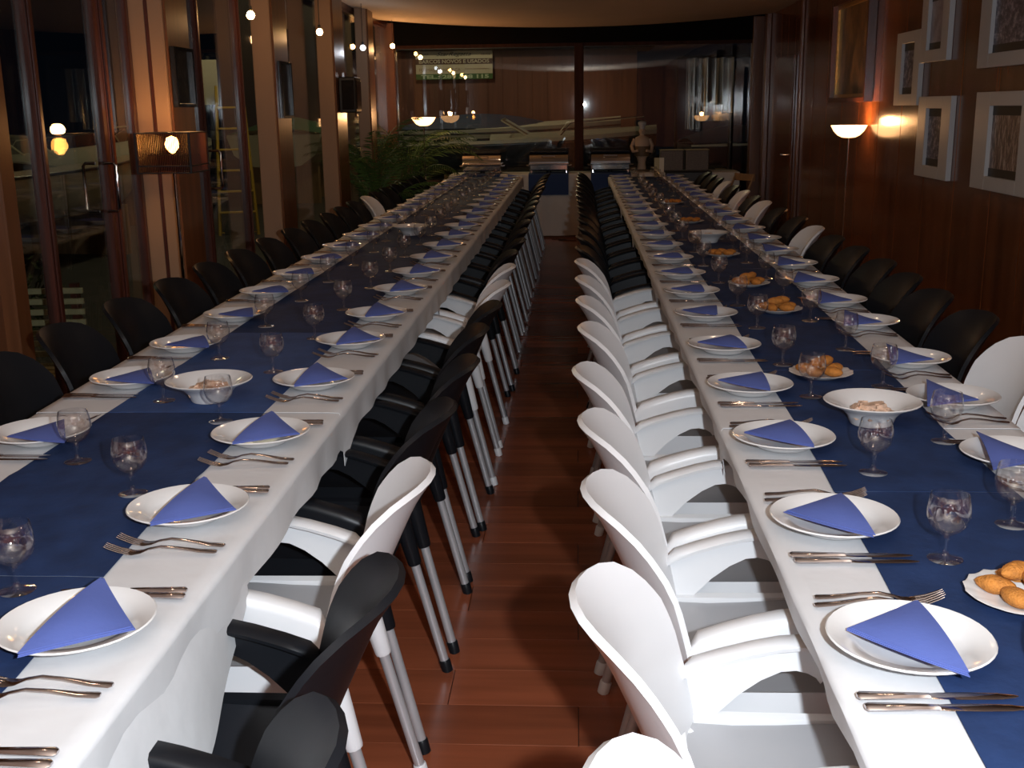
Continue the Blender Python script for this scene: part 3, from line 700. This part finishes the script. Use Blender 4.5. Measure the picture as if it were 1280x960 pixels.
for (x, y, z, m_, pw, lb) in ((-2.14, 7.62, 2.17, amber_bulb, 2, 'nearest warm hanging bulb before the left glazing'), (-2.14, 9.66, 2.19, amber_bulb, 2, 'second warm hanging bulb before the left glazing'), (-2.14, 11.6, 2.16, cool_bulb, 1.5, 'small cool white hanging bulb near the speaker box'), (-2.16, 13.62, 2.28, amber_bulb, 3, 'farthest warm hanging bulb above the palms')):
    t = thing('hanging_bulb', lb, 'lamp', (x, y, z))
    cz = 2.50+.022*x*x-z
    obj('cable', MB().tube([(0, 0, .03), (0, 0, cz-.02)], .003, 6), black_m, t)
    obj('socket', MB().tube([(0, 0, .022), (0, 0, .055)], .012, 10), black_m, t)
    obj('bulb', MB().lathe([(0, -.03), (.018, -.024), (.028, -.004), (.022, .014), (.010, .026), (0, .028)], 16), m_, t)
    lamp('hanging_bulb_light', 'POINT', (x+.06, y, z-.05), pw, (1, .55, .25) if m_ is amber_bulb else (.85, .9, 1), .03)

# ------------------------------------------------------------------ pictures
def picture(y0, y1, z0, z1, fw, m_print, label, fm=white_frame, depth=.035, bars=True, fy=None):
    fy = fy or fw
    t = thing('framed_picture', label, 'picture', (XR, (y0+y1)/2, (z0+z1)/2))
    a, b = (y1-y0)/2, (z1-z0)/2; F = MB(); x0, x1 = -depth, -.001
    F.cbox(x0, x1, -a, -a+fw, -b, b, .002).cbox(x0, x1, a-fw, a, -b, b, .002).cbox(x0, x1, -a+fw, a-fw, b-fy, b, .002).cbox(x0, x1, -a+fw, a-fw, -b, -b+fy, .002)
    obj('frame', F, fm, t)
    obj('print', MB().box(-.012, -.006, -a+fw, a-fw, -b+fy, b-fy), m_print, t)
    if bars:
        obj('black_band', MB().box(-.0135, -.012, -a+fw, a-fw, b-fy-.05, b-fy), black_m, t); obj('black_band', MB().box(-.0135, -.012, -a+fw, a-fw, -b+fy, -b+fy+.045), black_m, t)
    obj('backing', MB().box(-.006, -.001, -a+.01, a-.01, -b+.01, b-.01), black_m, t)
picture(5.80, 6.70, 1.07, 1.60, .22, print_tree, 'white framed photograph of bare trees, lower frame at the right photo edge', fy=.075)
picture(5.80, 6.74, 1.73, 2.27, .17, print_port, 'white framed harbour photograph, upper frame at the right photo edge', fy=.075)
picture(7.14, 7.80, 1.075, 1.585, .17, print_port, 'white framed narrow dark photograph, lower of the middle pair', fy=.075)
picture(7.30, 7.86, 1.80, 2.30, .13, print_grey, 'white framed pale photograph cut by the top photo edge', fy=.075)
picture(7.86, 8.42, 1.53, 2.02, .13, print_port, 'white framed photograph nearest to the gilt painting', fy=.075)
picture(9.14, 10.42, 1.56, 2.40, .035, print_oil, 'brown oil painting with gilt inner edge above the right floor lamp', dark_wood, .07, False)
obj('gilt_slip', MB().cbox(-.03, -.006, -.605, -.575, -.385, .385, .002).cbox(-.03, -.006, .575, .605, -.385, .385, .002).cbox(-.03, -.006, -.575, .575, .355, .385, .002).cbox(-.03, -.006, -.575, .575, -.385, -.355, .002), gold_m, [o for o in col.objects if o.get('label', '').startswith('brown oil')][0])
for (y0, y1, z0, z1, xx, lb) in ((6.16, 6.47, 1.58, 1.90, -2.188, 'black framed picture on the side of the first left pillar'), (8.40, 8.72, 1.50, 1.91, -2.188, 'black framed box picture on the side of the second left pillar')):
    t = thing('framed_picture', lb, 'picture', (xx, (y0+y1)/2, (z0+z1)/2)); a, b = (y1-y0)/2, (z1-z0)/2
    obj('frame', MB().cbox(.001, .03, -a, -a+.02, -b, b, .002).cbox(.001, .03, a-.02, a, -b, b, .002).cbox(.001, .03, -a+.02, a-.02, b-.02, b, .002).cbox(.001, .03, -a+.02, a-.02, -b, -b+.02, .002), gloss_black, t)
    obj('print', MB().box(.002, .012, -a+.02, a-.02, -b+.02, b-.02), print_mat('print_dark', (.005, .006, .006), (.012, .016, .016), (.05, .05, .045), (30, 30, 30)), t)
t = thing('loudspeaker', 'dark box loudspeaker on the third left pillar above the palm', 'speaker', (-2.186, 10.66, 1.53))
obj('cabinet', MB().cbox(0, .16, -.13, .13, 0, .32, .01), black_m, t); obj('grille', MB().cbox(.03, .145, -.138, -.13, .03, .29, .004).cbox(.16, .166, -.11, .11, .03, .29, .003), gloss_black, t)
obj('bracket', MB().box(.02, .05, -.02, .02, .32, .36), chrome, t)

# ------------------------------------------------------------------ palms
def palm(x, y, n, hgt, spread, label, seed, pot=.19, lift=(.35, 1.25), droop=.20):
    t = thing('potted_palm', label, 'plant', (x, y, 0)); r_ = random.Random(seed)
    obj('pot', MB().lathe([(0, 0), (pot*.7, 0), (pot*.95, .30), (pot, .31), (pot, .34), (pot*.9, .34), (pot*.88, .29), (0, .29)], 24), pot_m, t)
    obj('soil', MB().lathe([(0, .29), (pot*.87, .29), (pot*.6, .305), (0, .31)], 18), soil_m, t)
    for k in range(5):
        a = 6.28*k/5; obj('stem', MB().tube([(.04*math.cos(a), .04*math.sin(a), .29), (.07*math.cos(a), .07*math.sin(a), hgt*.55)], [.014, .008], 6), stem_m, t)
    for k in range(n):
        a = 6.28*k/n*2.4+r_.uniform(-.2, .2); el = r_.uniform(*lift); L = r_.uniform(.65, 1.0)*spread; z0 = .30+r_.random()*(hgt*.55-.3)
        pts = []; p = Vector((.05*math.cos(a), .05*math.sin(a), z0)); e = el
        st = (hgt-z0)*.10
        for q in range(10):
            pts.append(p.copy()); d = Vector((math.cos(a)*math.cos(e), math.sin(a)*math.cos(e), math.sin(e)))
            p += d*(L+hgt*.35)/10; e -= droop+.01*q
        mb = MB().tube(pts, [.005-.0004*q for q in range(10)], 4)
        side = Vector((-math.sin(a), math.cos(a), 0))
        for q in range(2, 10):
            for h_ in range(3):
                tt = h_/3; base = pts[q-1].lerp(pts[q], tt); dd = (pts[q]-pts[q-1]).normalized()
                ll = .17*(1-abs((q+tt)-5.5)/7)*(.8+.3*r_.random())
                for s in (-1, 1):
                    tip = base + (side*s*.85 + dd*.75 + Vector((0, 0, -.25-r_.random()*.3))).normalized()*ll; w_ = dd*.0075
                    midp = base.lerp(tip, .45)+Vector((0, 0, .008))
                    mb.add([base, midp-w_, tip, midp+w_], [(0, 1, 2), (0, 2, 3)])
        obj('frond', mb, leaf_m, t)
palm(-2.02, 11.3, 26, 1.7, .40, 'dense dark potted palm before the third left pillar', 4, .15, (1.15, 1.53), .15)
palm(-2.0, 13.3, 28, 1.8, .62, 'spreading potted palm lit orange behind the far left floor lamp', 9, .17, (1.0, 1.5), .17)

# ------------------------------------------------------------------ buffet at the far end
BY0, BY1 = 13.78, 14.36
t = thing('buffet_table', 'long buffet table across the far end under a white cloth', 'table', (.3, 14.07, 0))
obj('tabletop', MB().cbox(-1.82, 1.62, -.27, .27, .735, .765, .004), tan_wood, t)
for lx in (-1.6, -.3, .9, 1.5):
    for ly in (-.2, .2): obj('leg', MB().tube([(lx, ly, .735), (lx, ly, 0)], .018), black_m, t)
rows = []
for j in range(90):
    xx = -1.55+3.50*j/89; wv = .010*math.sin(xx*23)+.006*math.sin(xx*41)
    rows.append([Vector((xx, BY0-.012-wv, .03+.005*math.sin(xx*5))), Vector((xx, BY0-.006-wv*.4, .66)), Vector((xx, BY0-.004, .76)), Vector((xx, BY0+.01, .768)), Vector((xx, 14.05, .768)), Vector((xx, BY1-.01, .768)), Vector((xx, BY1+.006, .755)), Vector((xx, BY1+.012, .6))])
tag(obj('tablecloth', MB().shell(rows, .0016), mat('buffet_cloth', (.60, .57, .52), .85), angle=60), 'white cloth hanging from the buffet at the far end', 'tablecloth')
for i, (xa, xb, lb) in enumerate(((-1.40, -.93, 'left'), (-.585, -.10, 'middle'), (.17, .65, 'right'))):
    rw = [[Vector((xx, BY0-.028, .52)), Vector((xx, BY0-.026, .66)), Vector((xx, BY0-.020, .765)), Vector((xx, BY0+.0, .7725)), Vector((xx, BY1-.04, .7725))] for xx in (xa, (xa+xb)/2, xb)]
    tag(obj('table_runner', MB().shell(rw, .0016), mat('buffet_blue', (.016, .045, .14), .8), angle=60), 'navy strip hanging over the buffet front below the %s chafing dish' % lb, 'table runner', 'navy strips of the buffet')
    cx = (xa+xb)/2; hw = .235
    c = thing('chafing_dish', 'steel chafing dish with roll lid, %s one on the buffet' % lb, 'chafing dish', (cx, 14.06, .774), 0, 'chafing dishes')
    obj('stand', MB().tube([(-hw+.02, -.12, 0), (-hw+.02, -.12, .07), (-hw+.02, .12, .07), (-hw+.02, .12, 0)], .006, 6).tube([(hw-.02, -.12, 0), (hw-.02, -.12, .07), (hw-.02, .12, .07), (hw-.02, .12, 0)], .006, 6), chrome, c)
    obj('water_pan', MB().cbox(-hw, hw, -.15, .15, .03, .10, .012), chrome, c)
    obj('rim', MB().cbox(-hw-.012, hw+.012, -.16, .16, .10, .116, .005), chrome, c)
    P = [[Vector((x, .15*math.cos(a), .118+.135*math.sin(a)**.7)) for a in [math.pi*q/12+1e-4 for q in range(12)]+[math.pi-1e-4]] for x in (-hw, -hw+.01, 0, hw-.01, hw)]
    lid = MB().shell(P, .004)
    for sx in (-hw, hw):
        vs = [(sx, .15*math.cos(a), .118+.135*max(0, math.sin(a))**.7) for a in [math.pi*q/12 for q in range(13)]]; lid.add(vs, [tuple(range(13))])
    obj('lid', lid, chrome, c, angle=50)
    obj('lid_handle', MB().tube([(-.08, -.13, .20), (-.08, -.17, .205), (.08, -.17, .205), (.08, -.13, .20)], .006, 6), chrome, c)
    for sx in (-1, 1): obj('side_handle', MB().tube([(sx*hw, -.05, .085), (sx*(hw+.04), -.05, .09), (sx*(hw+.04), .05, .09), (sx*hw, .05, .085)], .006, 6), chrome, c)
    obj('burner', MB().lathe([(0, 0), (.03, 0), (.03, .03), (0, .03)], 14), black_m, c)
# figurine of a cook
f = thing('cook_figurine', 'pale cook figurine with tall hat standing on the buffet', 'statue', (.80, 14.15, .7735))
obj('base', MB().lathe([(0, 0), (.10, 0), (.10, .015), (.05, .02), (0, .02)], 20), brown_m, f)
body = MB().lathe([(0, .018), (.055, .02), (.052, .06), (.045, .10), (.060, .16), (.085, .20), (.090, .25), (.088, .30), (.098, .36), (.080, .405), (.035, .425), (.026, .435), (.030, .450), (.040, .470), (.041, .490), (.030, .512), (0, .52)], 20, sy=.75)
for s in (-1, 1): body.tube([(s*.085, 0, .385), (s*.125, -.01, .30), (s*.11, -.07, .235), (s*.05, -.105, .25)], [.028, .024, .02, .017], 8)
obj('body', body, skin_m, f, angle=60)
obj('apron', MB().lathe([(.094, .18), (.100, .26), (.094, .30), (.090, .30), (.090, .18)], 20, sy=.78), brown_m, f)
obj('tall_hat', MB().lathe([(.034, .505), (.036, .54), (.050, .56), (.052, .585), (.030, .60), (0, .602)], 16), white_frame, f)
face = MB()
for s in (-1, 1): face.box(s*.014-.004, s*.014+.004, -.034, -.029, .482, .490)
face.box(-.004, .004, -.038, -.029, .468, .480); face.box(-.010, .010, -.032, -.027, .458, .462)
obj('face', face, brown_m, f)
for i, x in enumerate((1.165, 1.475)):
    c = thing('storage_basket', 'grey rectangular basket with pale rim, %s of two on the buffet end' % ('left', 'right')[i], 'basket', (x, 14.2, .7735))
    obj('body', MB().cbox(-.14, .14, -.10, .10, 0, .245, .01), grey_box, c); obj('rim', MB().cbox(-.145, .145, -.105, -.09, .245, .256, .003).cbox(-.145, .145, .09, .105, .245, .256, .003).box(-.145, -.13, -.09, .09, .245, .255).box(.13, .145, -.09, .09, .245, .255), straw_m, c)
tag(obj('dark_drape', MB().shell([[Vector((x, BY0-.036, .60)), Vector((x, BY0-.034, .70)), Vector((x, BY0-.030, .768)), Vector((x, BY0, .776)), Vector((x, 14.06, .776))] for x in (1.06, 1.35, 1.62)], .0016), black_m, angle=60), 'near-black cloth over the right end of the buffet front', 'cloth')
c = thing('menu_card', 'upright cream folded menu card at the far end of right table', 'card', (.93, 12.98, TZ+.0072))
obj('leaf', MB().box(-.055, -.003, -.002, .002, 0, .21), straw_m, c); obj('leaf', MB().box(.003, .055, -.002, .002, 0, .21), sign_w, c)
obj('spine', MB().box(-.003, .003, -.003, .003, 0, .205), straw_m, c)
# small folding chair of wood with a green seat
c = thing('folding_chair', 'small tan wooden folding chair with green seat by the far right', 'chair', (1.78, 13.15, 0), .5)
for s in (-1, 1):
    obj('leg', MB().tube([(-.18, s*.17, 0), (.18, s*.17, .78)], .013, 6), tan_wood, c); obj('leg', MB().tube([(.18, s*.15, 0), (-.15, s*.15, .50)], .013, 6), tan_wood, c)
obj('seat', MB().cbox(-.16, .14, -.14, .14, .485, .505, .006), green_m, c); obj('back_slat', MB().cbox(.16, .185, -.18, .18, .70, .78, .005), tan_wood, c)
# cord trailing below the buffet
pts = [(-.30+.10*math.sin(k*.5)+.02*k, 13.55+.03*math.cos(k*.7)-.01*k, .006) for k in range(14)]
pts += [(.02, 13.5, .02), (.04, 13.6, .2), (.03, 13.8, .5)]
tag(obj('power_cord', MB().tube(pts, .005, 6), cord_m), 'thin black cord trailing to the floor below the middle of the buffet', 'cord')
pedm = MB().cbox(-.28, .10, 14.40, 14.50, 0, .70, .006)

# ------------------------------------------------------------------ outside: yard, boats, building, sign
tag(obj('yard_ground', MB().box(-16, 14, -6, 40, -.25, -.10), asphalt), 'dark asphalt of the yard outside the glass', 'ground', kind='structure')
bd = thing('boatyard_building', 'low brown clad building beyond the boats outside the far glazing', 'building', (-1.4, 24.5, 0))
obj('wall', MB().box(-2.95, 2.62, -.3, .3, -.1, 2.72), bld_m, bd)
for k in range(18):
    x = -2.93+.31*k; obj('cladding_board', MB().cbox(x, x+.304, -.312, -.3, -.1, 2.70, .002), bld_m, bd)
obj('roof', MB().cbox(-3.3, 3.0, -.7, 1.2, 2.72, 3.5, .02), black_m, bd); obj('roof_edge', MB().box(-3.3, 3.0, -.75, -.7, 2.74, 2.82), hull_d, bd)
sg = thing('boat_sales_sign', 'cream, dark and green boat sales sign on the brown building', 'sign', (-2.54, 24.06, 2.15))
SW = .80
obj('grey_band', MB().box(-SW, SW, -.02, .05, .66, .86), sign_b, sg)
obj('board', MB().cbox(-SW, SW, -.025, .05, .01, .66, .004), sign_w, sg)
obj('dark_band', MB().box(-SW, SW, -.032, -.025, .30, .41), sign_d, sg); obj('green_band', MB().box(-SW, SW, -.032, -.025, 0, .11), sign_g, sg)
def text(s, x, z, size, m_, parent, shear=0, wid=None, bold=.0):
    cu = bpy.data.curves.new('t', 'FONT'); cu.body = s; cu.size = size; cu.extrude = .002; cu.shear = shear; cu.offset = bold; cu.resolution_u = 3
    o = bpy.data.objects.new('t', cu); col.objects.link(o); bpy.context.view_layer.update()
    me = bpy.data.meshes.new_from_object(o.evaluated_get(bpy.context.evaluated_depsgraph_get())); bpy.data.objects.remove(o)
    xs = [v.co.x for v in me.vertices]; w0 = max(xs)-min(xs); k = (wid/w0) if wid else 1
    for v in me.vertices: v.co = Vector(((v.co.x-min(xs))*k, 0 - v.co.z, v.co.y))
    me.materials.clear(); me.materials.append(m_)
    q = bpy.data.objects.new('lettering', me); col.objects.link(q); q.parent = parent; q.location = (x, -.036, z)
text('BARCOS NOVOS E USADOS', -.73, .325, .10, sign_w, sg, 0, 1.46, .002)
text('FORMAÇÃO NÁUTICA', -.73, .165, .085, ink_r, sg, 0, .86)
text('CARTAS DE MARINHEIRO', .22, .195, .035, ink_r, sg, 0, .5)
text('TEL.: 289 588 115', -.70, .020, .10, ink_l, sg, 0, 1.42, .004)
text('StarRegatta', -.36, .47, .11, ink, sg, .5, .72)
sw = MB()
for k, (a, b) in enumerate(((-.30, -.12), (-.18, .02), (.02, .20))): sw.add([(a, -.034, .56), ((a+b)/2, -.034, .585+.01*k), (b, -.034, .65), (b-.06, -.034, .61)], [(0, 1, 2, 3)])
q = obj('wave_emblem', sw, ink, sg); 
for (x, z) in ((-.72, .58), (-.72, .49), (.56, .58), (.56, .48)): text('NAUTICA' if x < 0 else 'SERVICE', x, z, .045, ink_r if z > .5 else sign_d, sg, 0, .19)

def boat(x, y, rz, L, B, H, z0, label, shield=True, cover=None, hullm=hull_m):
    t = thing('motorboat', label, 'boat', (x, y, z0), rz)
    secs = []; n = 14
    for i in range(n+1):
        q = i/n; b = B/2*(1-max(0, (q-.45)/.55)**2.2)*(.93+.07*min(1, q*4)); sheer = H*(1+.22*q*q); keel = H*.55*max(0, (q-.7)/.3)**2
        secs.append([Vector((q*L, 0, keel)), Vector((q*L, b*.55+.001, keel+H*.10)), Vector((q*L, b*.88+.001, keel*.7+H*.42)), Vector((q*L, b+.002, sheer*.9)), Vector((q*L, b*.985+.002, sheer))])
    full = [[Vector((p.x, -p.y, p.z)) for p in reversed(s[1:])] + s for s in secs]
    mb = MB(); nc = len(full[0]); mb.add([p for s in full for p in s], [(i*nc+j, i*nc+j+1, (i+1)*nc+j+1, (i+1)*nc+j) for i in range(n) for j in range(nc-1)] + [tuple(range(nc))])
    obj('hull', mb, hullm, t, angle=40)
    mb = MB(); dk = [[s[-1].copy(), Vector((s[-1].x, s[-1].y*.5, s[-1].z+.05)), Vector((s[-1].x, 0, s[-1].z+.07)), Vector((s[-1].x, -s[-1].y*.5, s[-1].z+.05)), Vector((s[-1].x, -s[-1].y, s[-1].z))] for s in secs]
    obj('deck', MB().shell(dk[5:], .02), hull_m, t)
    obj('cockpit_floor', MB().box(.02*L, .37*L, -B*.40, B*.40, H*.45, H*.5), hullm, t)
    obj('upper_side', MB().shell([[s[3]+Vector((0, .006, 0)), s[4]+Vector((0, .012, .004))] for s in secs], .008).shell([[Vector((s[3].x, -s[3].y-.006, s[3].z)), Vector((s[4].x, -s[4].y-.012, s[4].z+.004))] for s in secs], .008), hull_m, t)['kind'] = 'stuff'
    obj('rub_rail', MB().tube([s[3]+Vector((0, .012, 0)) for s in secs], .018, 6).tube([Vector((s[3].x, -s[3].y-.012, s[3].z)) for s in secs], .018, 6), hull_d, t)
    for s in (-1, 1): obj('seat', MB().cbox(.20*L, .30*L, s*B*.2-.2, s*B*.2+.2, H*.5, H*.5+.35, .03), hull_m, t)
    if shield:
        zb = H*1.04; a, b = .40*L, .52*L
        obj('windscreen', MB().shell([[Vector((b, -B*.28, zb)), Vector((a, -B*.24, zb+.30))], [Vector((b+.10, 0, zb)), Vector((a+.06, 0, zb+.32))], [Vector((b, B*.28, zb)), Vector((a, B*.24, zb+.30))]], .01), pane_glass, t)
        obj('windscreen_frame', MB().tube([(b, -B*.28, zb), (a, -B*.24, zb+.30), (a+.06, 0, zb+.32), (a, B*.24, zb+.30), (b, B*.28, zb)], .014, 6).tube([(b+.1, 0, zb), (a+.06, 0, zb+.32)], .012, 6), hull_m, t)
        obj('bow_rail', MB().tube([(.62*L, -B*.36, H*1.1), (.66*L, -B*.34, H*1.1+.2), (.95*L, 0, H*1.25+.2), (.66*L, B*.34, H*1.1+.2), (.62*L, B*.36, H*1.1)], .012, 6), chrome, t)
    if cover:
        P = [[Vector((q*L, v*B*.46*(1-max(0, (q-.45)/.55)**2), H*1.02+.28*math.cos(v*1.5)*math.sin(math.pi*min(1, q*1.2+.08)))) for v in (-1, -.6, -.2, .2, .6, 1)] for q in [k/10*.86+.02 for k in range(11)]]
        obj('cover', MB().shell(P, .02), cover, t)
    for q in (.2, .7): obj('cradle', MB().box(q*L-.08, q*L+.08, -B*.35, B*.35, -z0-.10, H*.18), tan_wood, t)
    return t
boat(-2.9, 18.6, R(3), 4.2, 1.7, .62, .42, 'white motorboat with raked windscreen outside behind the chafing dishes', hullm=hull_d)
boat(-3.2, 21.2, R(-2), 4.0, 1.7, .62, .55, 'covered motorboat with dark blue tarpaulin behind the first white motorboat', False, cover_m)
boat(1.7, 18.6, R(8), 2.6, 1.3, .45, .5, 'small dinghy under a blue tarpaulin outside at the far right', False, cover_m, hull_d)
boat(-6.6, 10.2, R(80), 4.6, 1.8, .62, .38, 'white motorboat outside seen through the glass double door')
boat(-7.0, 16.0, R(88), 4.4, 1.8, .60, .42, 'white motorboat outside between second and third left pillars', True, None)
boat(-5.35, 20.0, R(90), 3.3, 1.8, .60, .55, 'green covered motorboat farther out beyond the left glazing', False, green_m)

# patio heater and hanging plastic sheets outside at right
t = thing('patio_heater', 'black mushroom patio heater outside the right far pane', 'heater', (2.12, 16.0, -.1))
obj('base', MB().lathe([(0, 0), (.24, 0), (.24, .70), (.20, .76), (.04, .78), (0, .78)], 24), gloss_black, t); obj('pole', MB().tube([(0, 0, .75), (0, 0, 1.95)], .035, 12), gloss_black, t)
obj('burner', MB().lathe([(0, 1.9), (.09, 1.9), (.12, 2.22), (0, 2.24)], 20), chrome, t); obj('hood', MB().lathe([(0, 2.44), (.12, 2.42), (.36, 2.31), (.37, 2.29), (.12, 2.36), (0, 2.37)], 28), gloss_black, t)
for i, (x, w_) in enumerate(((1.52, .10), (1.72, .14), (1.93, .10))):
    P = [[Vector((x+w_*(u-.5)*2, 15.2+.03*math.sin(u*9+i), z+.0)) for u in [k/12 for k in range(13)]] for z in (1.25+.1*i, 1.7, 2.15)]
    tag(obj('plastic_sheet', MB().shell(P, .006), tarp_m, angle=60), 'glossy grey plastic sheet hanging outside, %s of three beside the heater' % ('left', 'middle', 'right')[i], 'sheet', 'hanging plastic sheets')
tag(obj('awning_rail', MB().tube([(1.3, 15.2, 2.16), (2.3, 15.2, 2.16)], .02).tube([(1.3, 15.2, 2.16), (1.3, 15.2, -.1)], .02).tube([(2.3, 15.2, 2.16), (2.3, 15.2, -.1)], .02), gloss_black), 'dark metal rail carrying the plastic sheets outside', 'rail')
# yellow trestle, poster board and slatted bench outside left
t = thing('step_ladder', 'yellow step ladder outside beyond the left glazing', 'ladder', (-4.75, 15.6, -.1), .3)
for s in (-1, 1):
    obj('rail', MB().box(s*.22-.02, s*.22+.02, -.02, .02, 0, .01).tube([(s*.26, -.35, 0), (s*.17, 0, 2.0)], .022, 6), yellow_m, t); obj('rail', MB().tube([(s*.26, .4, 0), (s*.17, .02, 2.0)], .018, 6), yellow_m, t)
for k in range(6): obj('rung', MB().cbox(-.24+.012*k, .24-.012*k, -.36+.055*k, -.28+.055*k, .3+.28*k, .325+.28*k, .004), yellow_m, t)
t = thing('slatted_bench', 'pale slatted garden bench outside the near left glass', 'bench', (-3.05, 5.55, -.1), R(6))
for k in range(7): obj('slat', MB().cbox(-.5, .5, .0, .02, .42+.055*k, .45+.055*k, .003), straw_m, t)
for k in range(4): obj('slat', MB().cbox(-.5, .5, -.38+.09*k, -.32+.09*k, .38, .40, .003), straw_m, t)
for s in (-1, 1): obj('leg', MB().box(s*.45-.02, s*.45+.02, -.36, -.32, 0, .38), dark_wood, t); obj('leg', MB().box(s*.45-.02, s*.45+.02, .02, .06, 0, .8), dark_wood, t)
def bush(x, y, r, h, label, seed):
    t = thing('garden_shrub', label, 'shrub', (x, y, -.1)); r_ = random.Random(seed); mb = MB(); st = MB()
    for k in range(9):
        a = r_.uniform(0, 6.28); st.tube([(0, 0, 0), (r*.5*math.cos(a), r*.5*math.sin(a), h*.6), (r*.8*math.cos(a), r*.8*math.sin(a), h*.9)], [.012, .007, .003], 5)
    for k in range(620):
        a = r_.uniform(0, 6.28); q = r_.random()**.5*r; z = h*(.15+.85*r_.random()); p = Vector((q*math.cos(a), q*math.sin(a), z))
        d = Vector((r_.gauss(0, 1), r_.gauss(0, 1), r_.gauss(.3, .6))).normalized(); s_ = d.cross(Vector((0, 0, 1))).normalized()*.014
        mb.add([p, p+d*.03+s_, p+d*.075, p+d*.03-s_], [(0, 1, 2, 3)])
    o = obj('foliage', mb, leaf_m, t); o['kind'] = 'stuff'; obj('branches', st, stem_m, t)
bush(-3.7, 6.9, .38, .75, 'low green shrub outside the double door', 1)
bush(-3.9, 4.6, .30, .62, 'low green shrub behind the slatted bench', 2)

t = thing('notice_board', 'pale notice board on a post outside beyond the first left pillar', 'board', (-5.05, 15.7, -.1))
obj('post', MB().tube([(0, 0, 0), (0, 0, 2.4)], .03), black_m, t); obj('panel', MB().cbox(-.13, .13, -.045, -.03, 1.75, 2.35, .004), sign_w, t)
t = thing('mooring_buoy', 'round blue buoy hung beside the pale notice board', 'buoy', (-5.25, 15.6, 1.95))
obj('ball', MB().lathe([(.14*math.sin(math.pi*k/12), -.14*math.cos(math.pi*k/12)) for k in range(13)], 20), cover_m, t); obj('eyelet', MB().tube([(0, 0, .13), (0, 0, .2)], .02), black_m, t); obj('bracket', MB().tube([(0, 0, .19), (.2, .1, .19)], .012), black_m, t)
